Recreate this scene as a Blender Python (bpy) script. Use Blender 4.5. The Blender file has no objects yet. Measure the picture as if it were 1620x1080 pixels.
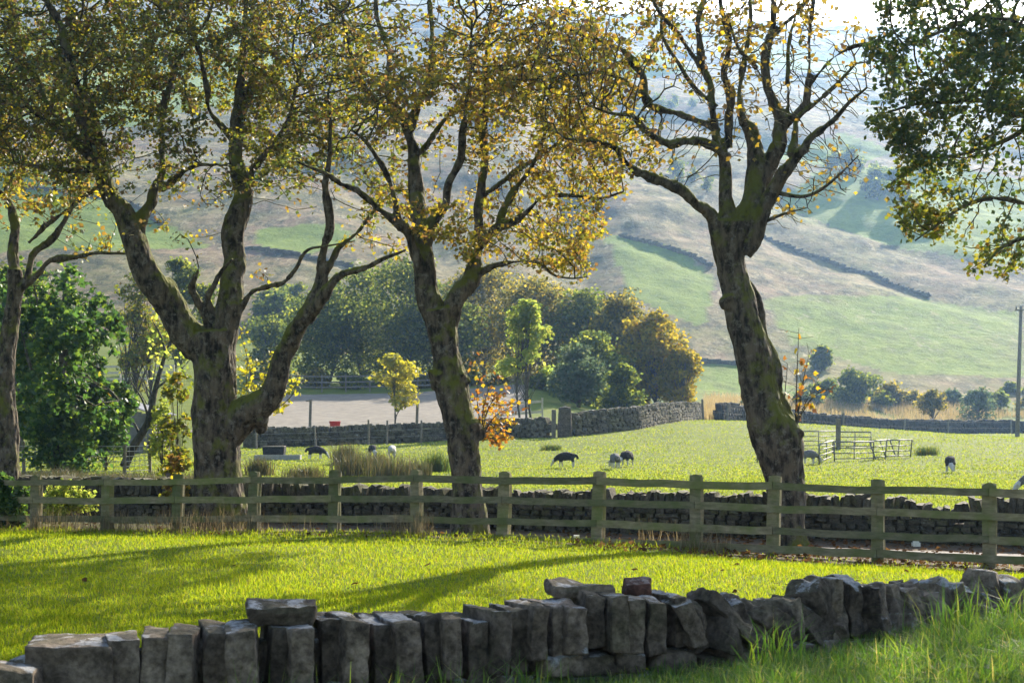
import bpy, math, random
import numpy as np
from mathutils import Vector, noise, kdtree

# ------------------------------------------------------------------ camera, light, exposure
scene = bpy.context.scene
COL = scene.collection
F, CX, HY, EYE = 2250.0, 810.0, 660.0, 1.7        # focal length in photo pixels, centre, horizon row, eye height
cam_d = bpy.data.cameras.new('camera'); cam = bpy.data.objects.new('camera', cam_d); COL.objects.link(cam)
cam_d.sensor_width = 36.0; cam_d.lens = 36.0*F/1620.0
cam_d.shift_y = (HY-540.0)/1620.0
cam.location = (0, 0, EYE); cam.rotation_euler = (math.radians(90), 0, 0)
cam_d.clip_start = 0.1; cam_d.clip_end = 6000
cam_d.dof.use_dof = True; cam_d.dof.focus_distance = 23.0; cam_d.dof.aperture_fstop = 6.3
scene.camera = cam

SUN_EL, SUN_AZ = math.radians(28.5), math.radians(30.0)
world = bpy.data.worlds.new('World'); scene.world = world; world.use_nodes = True
wn = world.node_tree
sky = wn.nodes.new('ShaderNodeTexSky'); sky.sky_type = 'NISHITA'; sky.sun_disc = False
sky.sun_elevation = SUN_EL; sky.sun_rotation = SUN_AZ; sky.dust_density = 2.0; sky.air_density = 1.2
wn.links.new(sky.outputs[0], wn.nodes['Background'].inputs[0]); wn.nodes['Background'].inputs[1].default_value = 0.105
sun_d = bpy.data.lights.new('sun', 'SUN'); sun = bpy.data.objects.new('sun', sun_d); COL.objects.link(sun)
sun_d.energy = 5.0; sun_d.angle = math.radians(0.55); sun_d.color = (1.0, 0.90, 0.74)
sdir = Vector((math.sin(SUN_AZ)*math.cos(SUN_EL), math.cos(SUN_AZ)*math.cos(SUN_EL), math.sin(SUN_EL)))
sun.rotation_euler = sdir.to_track_quat('Z', 'Y').to_euler(); sun.location = (60, 100, 80)
vs = scene.view_settings
vs.view_transform = 'Standard'; vs.look = 'None'; vs.exposure = 1.68; vs.gamma = 1.0
scene.display_settings.display_device = 'sRGB'
cy = scene.cycles
cy.use_denoising = True; cy.max_bounces = 7; cy.diffuse_bounces = 3; cy.glossy_bounces = 2; cy.transmission_bounces = 4
cy.transparent_max_bounces = 6; cy.volume_bounces = 1; cy.caustics_reflective = False; cy.caustics_refractive = False
cy.sample_clamp_indirect = 6.0
HAZE_DENSITY = 0.00025

R = np.random.default_rng(7)
random.seed(7)

# ------------------------------------------------------------------ numpy noise
def _h(ix, iy, iz, s):
    n = (ix.astype(np.int64)*374761393 + iy.astype(np.int64)*668265263 + iz.astype(np.int64)*2147483647 + s*974634577) & 0xffffffff
    n = ((n ^ (n >> 13))*1274126177) & 0xffffffff
    n = ((n ^ (n >> 16))*2246822519) & 0xffffffff
    return ((n ^ (n >> 15)) & 0xffffff)/float(0xffffff)*2-1
def vn3(p, s=0):
    p = np.asarray(p, float); f = np.floor(p); t = p-f; t = t*t*(3-2*t); i = f.astype(np.int64)
    out = 0
    for a in (0, 1):
        for b in (0, 1):
            for c in (0, 1):
                w = (t[..., 0] if a else 1-t[..., 0])*(t[..., 1] if b else 1-t[..., 1])*(t[..., 2] if c else 1-t[..., 2])
                out = out + w*_h(i[..., 0]+a, i[..., 1]+b, i[..., 2]+c, s)
    return out
def fbm(p, s=0, o=3):
    p = np.asarray(p, float); v = 0; a = 1.0; tot = 0
    for k in range(o):
        v = v+a*vn3(p*(2.03**k)+k*17.3, s+k); tot += a; a *= .5
    return v/tot
def n2(x, y, sc, s=0, o=3):
    x, y = np.broadcast_arrays(np.asarray(x, float), np.asarray(y, float))
    return fbm(np.stack([x*sc, y*sc, np.zeros_like(x)+.37], -1), s, o)
def S(t): t = np.clip(t, 0, 1); return t*t*(3-2*t)

# ------------------------------------------------------------------ places
def P(px, py, d): return Vector(((px-CX)/F*d, d, EYE-(py-HY)/F*d))
def PN(px, py, d): px, py, d = map(np.asarray, (px, py, d)); return np.stack([(px-CX)/F*d, d+0*px, EYE-(py-HY)/F*d], -1)
NW = np.array([(-8., 6.6), (-2.58, 7.5), (-1.2, 7.8), (.34, 8.5), (1.1, 8.75), (2.1, 9.4), (3.8, 10.5), (9, 13.2)])   # the near wall's line
def near_wall_y(X): return np.interp(X, NW[:, 0], NW[:, 1])
def fence_y(X): return 20.7-.41*np.asarray(X, float)
MW = [(-13.9, 75.), (-8, 76.5), (-2.5, 77.), (2.6, 74.), (6.7, 78.5), (10.0, 88.), (12.9, 100.)]                     # the field wall's line
FW = [(13.2, 96.), (17, 108.), (24, 122.), (34, 134.), (46, 146.), (62, 156.)]
def hill_raw(X, Y):
    q = Y-176-.16*X+14*n2(X, Y, 1/140., 11, 2)
    k = 12.0
    z = .345*k*np.log1p(np.exp(np.clip(q/k, -30, 60)))
    z = np.where(q/k > 59, .345*q, z)
    top = .345*(1010-176)+44+6*n2(X, Y, 1/200., 5, 2)-.035*(X-100)
    z = top-8*np.log1p(np.exp(np.clip((top-z)/8., -40, 60)))
    amp = S((q-5)/120)
    tt = X*.88+Y*.476+9*n2(X, Y, 1/70., 81, 3)
    for t0, dp, wd in ((110, 2.0, 5), (152, 1.6, 4), (190, 3.4, 6), (214, 1.8, 5), (262, 3.0, 8), (330, 3.6, 9), (420, 4, 10), (40, 2.4, 6), (-30, 2.6, 7), (-110, 3, 9)):
        z = z-amp*dp*np.exp(-((tt-t0)/wd)**2)*(.65+.5*n2(X, Y, 1/50., int(t0)+200, 2))
    z = z+amp*(9*n2(X, Y, 1/85., 21, 3)+2.3*n2(X, Y, 1/22., 31, 3)+.55*n2(X, Y, 1/7., 35, 2)*S((700-Y)/300)+1.0*np.abs(n2(X*.9+Y*.45, Y*.25-X*.2, 1/13., 41, 2)))
    return z
def G(X, Y):
    X, Y = np.broadcast_arrays(np.asarray(X, float), np.asarray(Y, float))
    v = Y-near_wall_y(X); s = Y-fence_y(X)
    zv = np.clip(.10+.055*X, .0, .27)+.04*n2(X, Y, 1.2, 1, 2)
    zb = np.interp(X, [-12, -8.5, -5, -1.4, 1.2, 4.5, 7], [-.2, -.2, -.12, -.05, -.07, -.2, -.22])
    zp = zb*S((s+4)/3.6)+.025*n2(X, Y, .8, 2, 2)
    z = zv+(zp-zv)*S((v+.15)/.3)
    z = z+(-.27-z)*S((s-.1)/.8)
    w = Y-np.interp(X, [m[0] for m in MW], [m[1] for m in MW])
    lm = 1-S((X+1)/13.)
    ramp = np.clip(w-1.5, 0, 45)*(.10+.05*S((-X-15)/15.))*lm
    hump = 1.5*S((Y-48)/45.)*np.exp(-((X-12)/17.)**2)*(1-S((Y-130)/40.))
    zf = hump+ramp+.07*n2(X, Y, .35, 3, 3)*S((s-6)/6.)
    z = z+(zf-z)*S((s-4.2)/.5)
    z = z+2.2*S((Y-np.interp(X, [m[0] for m in FW], [m[1] for m in FW])-5)/32.)*S((X-11)/10.)
    return np.maximum(z, np.maximum(z, -2)+hill_raw(X, Y)*S((Y-150)/20.))
def ground_hit(px, py, d0=8., d1=400.):
    d = np.geomspace(d0, d1, 4000); p = PN(px, py, d)
    below = p[:, 2] < G(p[:, 0], p[:, 1])
    k = int(np.argmax(below)) if below.any() else len(d)-1
    return Vector(p[k])
def gz(x, y): return float(G(x, y))

# ------------------------------------------------------------------ mesh building
def tag(o, label=None, cat=None, group=None, kind=None):
    if label: o['label'] = label
    if cat: o['category'] = cat
    if group: o['group'] = group
    if kind: o['kind'] = kind
    return o
def empty(name, loc, rz=0.0, label=None, cat=None, group=None):
    o = bpy.data.objects.new(name, None); COL.objects.link(o); o.location = loc; o.rotation_euler = (0, 0, rz); o.empty_display_size = .3
    return tag(o, label, cat, group, 'thing')
def copy_tree(o, parent=None):
    c = o.copy(); COL.objects.link(c); c.parent = parent
    for ch in list(o.children): copy_tree(ch, c)
    return c
class MB:
    def __init__(s): s.v = []; s.f = []; s.n = 0
    def add(s, v, *faces, mat=0):
        v = np.asarray(v, float).reshape(-1, 3); s.v.append(v)
        for f in faces:
            f = np.asarray(f, np.int64)
            if f.size: s.f.append((f+s.n, mat))
        s.n += len(v)
    def mesh(s, name, mats, smooth=True, origin=(0, 0, 0)):
        v = np.concatenate(s.v)-np.asarray(origin, float)
        m = bpy.data.meshes.new(name)
        loops = np.concatenate([f.ravel() for f, _ in s.f]); tot = np.concatenate([np.full(len(f), f.shape[1]) for f, _ in s.f])
        mi = np.concatenate([np.full(len(f), k) for f, k in s.f])
        m.vertices.add(len(v)); m.vertices.foreach_set('co', v.astype(np.float32).ravel())
        m.loops.add(len(loops)); m.loops.foreach_set('vertex_index', loops.astype(np.int32))
        m.polygons.add(len(tot)); st = np.concatenate([[0], np.cumsum(tot)[:-1]])
        m.polygons.foreach_set('loop_start', st.astype(np.int32)); m.polygons.foreach_set('loop_total', tot.astype(np.int32))
        m.polygons.foreach_set('material_index', mi.astype(np.int32)); m.polygons.foreach_set('use_smooth', np.full(len(tot), smooth))
        for x in (mats if isinstance(mats, (list, tuple)) else [mats]): m.materials.append(x)
        m.update(calc_edges=True); m.validate(); return m
    def obj(s, name, mats, parent=None, smooth=True, origin=None):
        """with a parent the vertices are in world space and are moved into the parent's space (parents here are unrotated unless local=True)"""
        org = (0, 0, 0)
        if parent is not None and not parent.get('_local'): org = parent.location
        if origin is not None: org = origin
        o = bpy.data.objects.new(name, s.mesh(name, mats, smooth, org)); COL.objects.link(o)
        if parent is not None: o.parent = parent
        elif origin is not None: o.location = origin
        return o

def tube(mb, pts, rad, sides=8, mat=0, caps=True):
    p = np.asarray(pts, float); r = np.asarray(rad, float)
    n = len(p)
    if n < 2: return
    t = np.gradient(p, axis=0); t /= np.linalg.norm(t, axis=1, keepdims=True)+1e-9
    ref = np.array([0., 0., 1.]) if abs(t[0, 2]) < .8 else np.array([1., 0., 0.])
    u = np.cross(t[0], ref); u /= np.linalg.norm(u); U = [u]
    for k in range(1, n):
        u = U[-1]-t[k]*np.dot(U[-1], t[k]); u /= np.linalg.norm(u)+1e-9; U.append(u)
    U = np.array(U); V = np.cross(t, U)
    a = np.linspace(0, 2*np.pi, sides, endpoint=False)
    ring = p[:, None]+r[:, None, None]*(np.cos(a)[None, :, None]*U[:, None]+np.sin(a)[None, :, None]*V[:, None])
    i = np.arange(n-1)[:, None]*sides; j = np.arange(sides)[None]; j2 = (j+1) % sides
    q = np.stack([i+j, i+j2, i+sides+j2, i+sides+j], -1).reshape(-1, 4)
    if caps: mb.add(ring, q, np.arange(sides)[::-1][None], ((n-1)*sides+np.arange(sides))[None], mat=mat)
    else: mb.add(ring, q, mat=mat)
def smooth_path(pts, step):
    """Catmull-Rom through the rows (any number of columns), resampled about every STEP of the first three."""
    p = np.asarray(pts, float); q = np.vstack([2*p[0]-p[1], p, 2*p[-1]-p[-2]]); out = []
    for k in range(1, len(q)-2):
        L = np.linalg.norm((q[k+1]-q[k])[:3]); m = max(1, int(math.ceil(L/step))); tt = np.linspace(0, 1, m, endpoint=False)[:, None]
        a, b, c, d = q[k-1], q[k], q[k+1], q[k+2]
        out.append(.5*((2*b)+(-a+c)*tt+(2*a-5*b+4*c-d)*tt**2+(-a+3*b-3*c+d)*tt**3))
    return np.vstack(out+[p[-1:]])
BOXF = np.array([(0, 3, 2, 1), (4, 5, 6, 7), (0, 1, 5, 4), (1, 2, 6, 5), (2, 3, 7, 6), (3, 0, 4, 7)])
def box(mb, c, d, yaw=0.0, mat=0, jit=0.0, tilt=(0, 0)):
    x, y, z = np.array(d)/2.
    v = np.array([(-x, -y, -z), (x, -y, -z), (x, y, -z), (-x, y, -z), (-x, -y, z), (x, -y, z), (x, y, z), (-x, y, z)])
    if jit: v = v+R.uniform(-jit, jit, v.shape)
    if tilt != (0, 0):
        v[:, 0] += v[:, 2]*tilt[0]; v[:, 1] += v[:, 2]*tilt[1]
    cs, sn = math.cos(yaw), math.sin(yaw)
    v = np.stack([v[:, 0]*cs-v[:, 1]*sn, v[:, 0]*sn+v[:, 1]*cs, v[:, 2]], 1)
    mb.add(v+np.asarray(c), BOXF, mat=mat)
_cg = {}
def cube_grid(n):
    if n in _cg: return _cg[n]
    g = np.linspace(-1, 1, n+1); vs_, fs = [], []; k = 0
    A, B = np.meshgrid(g, g, indexing='ij'); A, B = A.ravel(), B.ravel(); one = np.ones_like(A)
    i = np.arange(n)[:, None]*(n+1)+np.arange(n)[None]; i = i.ravel()
    q = np.stack([i, i+n+1, i+n+2, i+1], 1)
    for v, fl in ((np.stack([A, B, one], 1), 0), (np.stack([A, B, -one], 1), 1), (np.stack([one, A, B], 1), 0), (np.stack([-one, A, B], 1), 1), (np.stack([B, one, A], 1), 0), (np.stack([B, -one, A], 1), 1)):
        vs_.append(v); fs.append((q[:, ::-1] if fl else q)+k); k += len(v)
    v = np.round(np.vstack(vs_), 6); f = np.vstack(fs)
    u, inv = np.unique(v, axis=0, return_inverse=True)
    _cg[n] = (u, inv.ravel()[f]); return _cg[n]
def rot(v, yaw, tx=0., ty=0.):
    v = np.asarray(v, float)
    if ty: c, s = math.cos(ty), math.sin(ty); v = np.stack([v[..., 0]*c+v[..., 2]*s, v[..., 1], -v[..., 0]*s+v[..., 2]*c], -1)
    if tx: c, s = math.cos(tx), math.sin(tx); v = np.stack([v[..., 0], v[..., 1]*c-v[..., 2]*s, v[..., 1]*s+v[..., 2]*c], -1)
    c, s = math.cos(yaw), math.sin(yaw)
    return np.stack([v[..., 0]*c-v[..., 1]*s, v[..., 0]*s+v[..., 1]*c, v[..., 2]], -1)
def rock(mb, c, dims, yaw=0., tx=0., ty=0., n=9, rnd=.16, amp=.03, seed=0, taper=0., mat=0, skew=0., cjit=.065):
    u, f = cube_grid(n)
    sp = u/np.linalg.norm(u, axis=1, keepdims=True)*1.28
    v = u*(1-rnd)+sp*rnd
    cj = np.random.default_rng(seed+5000).uniform(-1, 1, (2, 2, 2, 3))*cjit; t3 = u*.5+.5
    for a_ in (0, 1):
        for b_ in (0, 1):
            for c_ in (0, 1):
                v = v+((t3[:, 0] if a_ else 1-t3[:, 0])*(t3[:, 1] if b_ else 1-t3[:, 1])*(t3[:, 2] if c_ else 1-t3[:, 2]))[:, None]*cj[a_, b_, c_]
    v[:, :2] *= (1-taper*(v[:, 2:3]*.5+.5))
    v[:, 0] += skew*v[:, 2]
    v = v*np.array(dims)/2.
    q = v*2.2/max(.12, min(dims))*.5+seed*3.7
    nn = np.stack([fbm(q+11*k, seed+k, 3) for k in range(3)], 1)
    big = np.stack([vn3(v*1.3/max(dims)+seed*1.7+5*k, seed+9+k) for k in range(3)], 1)
    v = v+nn*amp+big*amp*1.6
    if n >= 14: v = v+(u/np.linalg.norm(u, axis=1, keepdims=True))*(.009*fbm(v*22+seed, seed+31, 3)-.012*np.clip(vn3(v*11+seed*2, seed+33)-.35, 0, 1))[:, None]
    mb.add(rot(v, yaw, tx, ty)+np.asarray(c), f, mat=mat)
def stones(mb, c, dims, yaw, seed=0, rnd=.25, jit=.12, mat=0, n=2, tilt=None):
    """many small rough stones at once"""
    r = np.random.default_rng(seed); u, f = cube_grid(n); N = len(c)
    if not N: return
    sp = u/np.linalg.norm(u, axis=1, keepdims=True)*1.3
    v = (u*(1-rnd)+sp*rnd)[None]*(1+r.uniform(-jit, jit, (N, len(u), 3)))
    v = v*np.asarray(dims)[:, None]/2.
    if tilt is not None: v[:, :, 0] += v[:, :, 2]*np.asarray(tilt)[:, None]
    cs, sn = np.cos(yaw)[:, None], np.sin(yaw)[:, None]
    v = np.stack([v[..., 0]*cs-v[..., 1]*sn, v[..., 0]*sn+v[..., 1]*cs, v[..., 2]], -1)+np.asarray(c)[:, None]
    mb.add(v.reshape(-1, 3), (f[None]+(np.arange(N)*len(u))[:, None, None]).reshape(-1, f.shape[1]), mat=mat)

# ------------------------------------------------------------------ materials
def new_mat(name):
    m = bpy.data.materials.new(name); m.use_nodes = True; nt = m.node_tree; nt.nodes.clear()
    out = nt.nodes.new('ShaderNodeOutputMaterial')
    def N(t, **kw):
        n = nt.nodes.new(t)
        for k, v in kw.items():
            if k.startswith('i_'): n.inputs[k[2:].replace('_', ' ')].default_value = v
            else: setattr(n, k, v)
        return n
    return m, nt, out, N
def ramp(N, stops, interp='LINEAR'):
    r = N('ShaderNodeValToRGB'); r.color_ramp.interpolation = interp; e = r.color_ramp.elements
    while len(e) < len(stops): e.new(.5)
    for k, (p, c) in enumerate(stops): e[k].position = p; e[k].color = (*c, 1) if len(c) == 3 else c
    return r
def noise_node(N, nt, scale, detail=4, vec=None, rough=.55, dist=0.):
    n = N('ShaderNodeTexNoise'); n.inputs['Scale'].default_value = scale; n.inputs['Detail'].default_value = detail
    n.inputs['Roughness'].default_value = rough; n.inputs['Distortion'].default_value = dist
    if vec is not None: nt.links.new(vec, n.inputs['Vector'])
    return n
def mix(N, nt, fac, a, b, mode='MIX'):
    m = N('ShaderNodeMix', data_type='RGBA', blend_type=mode)
    for s, x in ((m.inputs['Factor'], fac), (m.inputs['A'], a), (m.inputs['B'], b)):
        if hasattr(x, 'is_output'): nt.links.new(x, s)
        else: s.default_value = x if not isinstance(x, tuple) or len(x) == 4 else (*x, 1)
    return m.outputs['Result']
def rng_map(N, nt, x, a, b, c=0., d=1.):
    m = N('ShaderNodeMapRange'); m.inputs[1].default_value = a; m.inputs[2].default_value = b; m.inputs[3].default_value = c; m.inputs[4].default_value = d
    nt.links.new(x, m.inputs[0]); return m.outputs[0]
def leaf_mat(name, stops, trans=.55, gain=1.9, gloss=.05, rough=.45, tint=(1.0, 1.0, .75)):
    m, nt, out, N = new_mat(name); g = N('ShaderNodeNewGeometry'); r = ramp(N, stops)
    nt.links.new(g.outputs['Random Per Island'], r.inputs[0])
    h = N('ShaderNodeVectorMath', operation='MULTIPLY'); h.inputs[1].default_value = tuple(gain*x for x in tint); nt.links.new(r.outputs[0], h.inputs[0])
    d = N('ShaderNodeBsdfDiffuse'); t = N('ShaderNodeBsdfTranslucent'); gl = N('ShaderNodeBsdfGlossy'); gl.inputs['Roughness'].default_value = rough
    nt.links.new(r.outputs[0], d.inputs[0]); nt.links.new(h.outputs[0], t.inputs[0])
    a = N('ShaderNodeMixShader'); a.inputs[0].default_value = trans; nt.links.new(d.outputs[0], a.inputs[1]); nt.links.new(t.outputs[0], a.inputs[2])
    b = N('ShaderNodeMixShader'); b.inputs[0].default_value = gloss; nt.links.new(a.outputs[0], b.inputs[1]); nt.links.new(gl.outputs[0], b.inputs[2])
    nt.links.new(b.outputs[0], out.inputs[0]); return m
def principled(N, nt, out, color, rough=.85, bump=None, bstr=.4, bdist=.02, spec=.25):
    p = N('ShaderNodeBsdfPrincipled'); p.inputs['Roughness'].default_value = rough; p.inputs['Specular IOR Level'].default_value = spec
    if hasattr(color, 'is_output'): nt.links.new(color, p.inputs['Base Color'])
    else: p.inputs['Base Color'].default_value = (*color, 1)
    if bump is not None:
        b = N('ShaderNodeBump'); b.inputs['Strength'].default_value = bstr; b.inputs['Distance'].default_value = bdist
        nt.links.new(bump, b.inputs['Height']); nt.links.new(b.outputs[0], p.inputs['Normal'])
    nt.links.new(p.outputs[0], out.inputs[0]); return p
def mottled(name, c1, c2, scale, rough=.85, bstr=.4, bdist=.02, island=0., spec=.25, detail=6):
    m, nt, out, N = new_mat(name); tc = N('ShaderNodeTexCoord')
    n = noise_node(N, nt, scale, detail, tc.outputs['Object']); r = ramp(N, [(.3, c1), (.7, c2)]); nt.links.new(n.outputs[0], r.inputs[0])
    col = r.outputs[0]
    if island:
        g = N('ShaderNodeNewGeometry'); b = ramp(N, [(0, (1-island,)*3), (1, (1+island,)*3)]); nt.links.new(g.outputs['Random Per Island'], b.inputs[0])
        col = mix(N, nt, 1.0, col, b.outputs[0], 'MULTIPLY')
    n3 = noise_node(N, nt, scale*4, 5, tc.outputs['Object'])
    principled(N, nt, out, col, rough, n3.outputs[0], bstr, bdist, spec); return m
def up_facing(N, nt):
    g = N('ShaderNodeNewGeometry'); s = N('ShaderNodeSeparateXYZ'); nt.links.new(g.outputs['Normal'], s.inputs[0]); return g, s
def bark_mat(name, dark, mid, pale, moss, moss_amt=.5, pale_amt=.5):
    m, nt, out, N = new_mat(name); tc = N('ShaderNodeTexCoord'); mp = N('ShaderNodeMapping'); mp.inputs['Scale'].default_value = (1, 1, .38)
    nt.links.new(tc.outputs['Object'], mp.inputs[0])
    n1 = noise_node(N, nt, 9, 8, mp.outputs[0], .65); r = ramp(N, [(.40, dark), (.60, mid)]); nt.links.new(n1.outputs[0], r.inputs[0])
    v = N('ShaderNodeTexVoronoi'); v.inputs['Scale'].default_value = 13; nt.links.new(mp.outputs[0], v.inputs['Vector'])
    n2_ = noise_node(N, nt, 7.5, 8, tc.outputs['Object'], .75); f = rng_map(N, nt, n2_.outputs[0], .52, .60, 0, pale_amt)
    col = mix(N, nt, f, r.outputs[0], pale)
    g, s = up_facing(N, nt)
    n3 = noise_node(N, nt, 2.3, 6, tc.outputs['Object'], .65)
    a = N('ShaderNodeMath', operation='MULTIPLY_ADD'); nt.links.new(s.outputs['Z'], a.inputs[0]); a.inputs[1].default_value = .42; nt.links.new(n3.outputs[0], a.inputs[2])
    f2 = rng_map(N, nt, a.outputs[0], .52, .70, 0, moss_amt)
    col = mix(N, nt, f2, col, moss)
    bb = N('ShaderNodeMath', operation='ADD'); nt.links.new(n1.outputs[0], bb.inputs[0]); nt.links.new(v.outputs['Distance'], bb.inputs[1])
    principled(N, nt, out, col, .9, bb.outputs[0], .9, .035, .15); return m
def stone_mat(name, c1, c2, lichen, lich=.5, moss=None, mossf=.5, scale=7., island=.3, bdist=.012):
    m, nt, out, N = new_mat(name); tc = N('ShaderNodeTexCoord')
    n1 = noise_node(N, nt, scale, 8, tc.outputs['Object'], .68); r = ramp(N, [(.34, c1), (.66, c2)]); nt.links.new(n1.outputs[0], r.inputs[0])
    g, s = up_facing(N, nt)
    b = ramp(N, [(0, (1-island,)*3), (.5, (1, 1-.04*island, 1-.1*island)), (1, (1+island, 1+island, 1+.9*island))]); oi = N('ShaderNodeObjectInfo'); ad = N('ShaderNodeMath', operation='ADD'); fr = N('ShaderNodeMath', operation='FRACT'); nt.links.new(g.outputs['Random Per Island'], ad.inputs[0]); nt.links.new(oi.outputs['Random'], ad.inputs[1]); nt.links.new(ad.outputs[0], fr.inputs[0]); nt.links.new(fr.outputs[0], b.inputs[0])
    col = mix(N, nt, 1.0, r.outputs[0], b.outputs[0], 'MULTIPLY')
    if moss:
        n4 = noise_node(N, nt, scale*.35, 5, tc.outputs['Object'], .6); a4 = N('ShaderNodeMath', operation='MULTIPLY_ADD'); nt.links.new(s.outputs['Z'], a4.inputs[0]); a4.inputs[1].default_value = .16; nt.links.new(n4.outputs[0], a4.inputs[2])
        col = mix(N, nt, rng_map(N, nt, a4.outputs[0], .52, .66, 0, mossf), col, moss)
    n2_ = noise_node(N, nt, scale*.55, 9, tc.outputs['Object'], .72, .4)
    a = N('ShaderNodeMath', operation='MULTIPLY_ADD'); nt.links.new(s.outputs['Z'], a.inputs[0]); a.inputs[1].default_value = .17; nt.links.new(n2_.outputs[0], a.inputs[2])
    col = mix(N, nt, rng_map(N, nt, a.outputs[0], .645, .69, 0, lich), col, lichen)
    sp = noise_node(N, nt, scale*5, 6, tc.outputs['Object'], .6); col = mix(N, nt, rng_map(N, nt, sp.outputs[0], .38, .68, .0, .8), col, mix(N, nt, 1.0, col, (.22, .20, .19, 1), 'MULTIPLY'))
    n3 = noise_node(N, nt, scale*3, 8, tc.outputs['Object'], .75)
    principled(N, nt, out, col, .88, n3.outputs[0], .8, bdist, .2); return m

M = {}
M['bark'] = bark_mat('sycamore_bark', (.014, .011, .008), (.105, .082, .057), (.19, .17, .135), (.095, .10, .013), .9, .5)
M['bark_far'] = bark_mat('far_bark', (.03, .026, .02), (.10, .085, .065), (.2, .18, .15), (.06, .07, .02), .4, .4)
M['leaf_olive'] = leaf_mat('olive_gold_leaves', [(0, (.030, .048, .010)), (.30, (.062, .078, .011)), (.42, (.055, .034, .016)), (.52, (.080, .045, .02)), (.70, (.10, .105, .011)), (.90, (.19, .165, .012)), (1, (.09, .05, .018))], .55, 2.6)
M['leaf_gold'] = leaf_mat('golden_leaves', [(0, (.055, .068, .010)), (.25, (.12, .115, .011)), (.44, (.22, .175, .012)), (.54, (.085, .045, .017)), (.63, (.11, .06, .02)), (.82, (.17, .105, .012)), (1, (.28, .21, .015))], .57, 2.5)
M['leaf_amber'] = leaf_mat('amber_leaves', [(0, (.07, .055, .012)), (.35, (.22, .15, .01)), (.7, (.09, .045, .015)), (1, (.28, .20, .015))], .58, 1.9)
M['leaf_orange'] = leaf_mat('orange_leaves', [(0, (.09, .035, .01)), (.35, (.24, .09, .008)), (.7, (.30, .18, .01)), (1, (.17, .15, .012))], .58, 1.9)
M['leaf_green'] = leaf_mat('deep_green_leaves', [(0, (.022, .042, .010)), (.45, (.035, .062, .012)), (.8, (.06, .075, .012)), (1, (.16, .12, .012))], .5, 2.0, .04)
M['leaf_yellow_green'] = leaf_mat('yellow_green_leaves', [(0, (.06, .08, .010)), (.4, (.10, .12, .012)), (.75, (.17, .15, .012)), (1, (.10, .06, .014))], .55, 2.1, .03)  # yellow-green leaf colour with a brown end stop
M['leaf_sungold'] = leaf_mat('sun_painted_golden_leaves', [(0, (.10, .10, .014)), (.4, (.20, .165, .016)), (.8, (.29, .21, .018)), (1, (.15, .085, .018))], .55, 2.0, .0)  # brighter copy of the golden leaves, with sunlight put into the colour
M['leaf_dark'] = leaf_mat('dark_glossy_leaves', [(0, (.020, .046, .012)), (.6, (.034, .070, .014)), (1, (.09, .125, .015))], .52, 2.8, .03, .4)
M['leaf_wood'] = leaf_mat('wood_leaves', [(0, (.035, .052, .013)), (.6, (.062, .078, .016)), (1, (.15, .15, .022))], .55, 3.1, .0)  # last stop paints sunlit yellow highlights into the leaf colour
M['leaf_brown'] = leaf_mat('olive_brown_leaves', [(0, (.05, .055, .018)), (.5, (.085, .078, .022)), (1, (.20, .15, .02))], .55, 2.9, .0)
M['leaf_yellow'] = leaf_mat('bright_yellow_leaves', [(0, (.16, .17, .014)), (.6, (.28, .25, .016)), (1, (.34, .28, .02))], .55, 1.8)
M['leaf_lime'] = leaf_mat('pale_lime_leaves', [(0, (.11, .15, .03)), (.6, (.18, .21, .04)), (1, (.25, .24, .05))], .58, 2.3, .0)
M['leaf_grey'] = leaf_mat('grey_green_leaves', [(0, (.04, .065, .035)), (.6, (.065, .09, .05)), (1, (.10, .11, .06))], .5, 2.2, .0)
M['grass'] = leaf_mat('short_grass_blades', [(0, (.060, .095, .008)), (.5, (.100, .125, .009)), (.9, (.135, .145, .010)), (1, (.16, .13, .03))], .62, 3.0, .0, .5, (1.0, 1.0, .45))
M['grass_field'] = leaf_mat('grazed_grass_blades', [(0, (.085, .115, .022)), (.5, (.115, .14, .024)), (.9, (.145, .155, .028)), (1, (.18, .16, .04))], .6, 2.3, .0, .5, (1.0, 1.0, .6))
M['grass_long'] = leaf_mat('long_grass_blades', [(0, (.03, .075, .010)), (.55, (.055, .105, .010)), (.9, (.10, .14, .015)), (1, (.22, .18, .07))], .55, 2.5, .04, .5, (1.0, 1.0, .6))
M['straw'] = leaf_mat('straw_blades', [(0, (.20, .14, .07)), (.6, (.30, .22, .11)), (1, (.36, .28, .15))], .45, 1.5)
M['stalk'] = leaf_mat('dry_brown_stalks', [(0, (.07, .05, .03)), (.6, (.15, .115, .07)), (1, (.28, .22, .14))], .35, 1.4, .0)
M['rush'] = leaf_mat('rush_blades', [(0, (.03, .045, .012)), (.5, (.065, .06, .025)), (1, (.13, .095, .05))], .4, 1.4)
M['litter'] = leaf_mat('fallen_brown_leaves', [(0, (.05, .025, .012)), (.6, (.12, .06, .025)), (1, (.17, .09, .035))], .25, 1.4, .0)
M['coping'] = stone_mat('gritstone', (.066, .050, .038), (.30, .235, .18), (.40, .40, .40), .8, (.07, .068, .025), .5, 5.0, .45, .06)
M['coping_red'] = stone_mat('red_gritstone', (.05, .025, .018), (.14, .065, .045), (.4, .39, .38), .3, None, 0, 7., .2)
M['wall_dark'] = stone_mat('lane_wall_stone', (.035, .032, .022), (.12, .10, .07), (.28, .27, .22), .4, (.085, .085, .02), .7, 7.0, .42)
M['wall_field'] = stone_mat('field_wall_stone', (.06, .052, .035), (.19, .16, .115), (.38, .36, .3), .6, (.13, .12, .04), .5, 3.0, .42)
M['wall_far'] = stone_mat('far_wall_stone', (.022, .021, .021), (.06, .055, .05), (.12, .12, .11), .2, (.05, .05, .02), .4, 2.0, .4)
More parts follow.
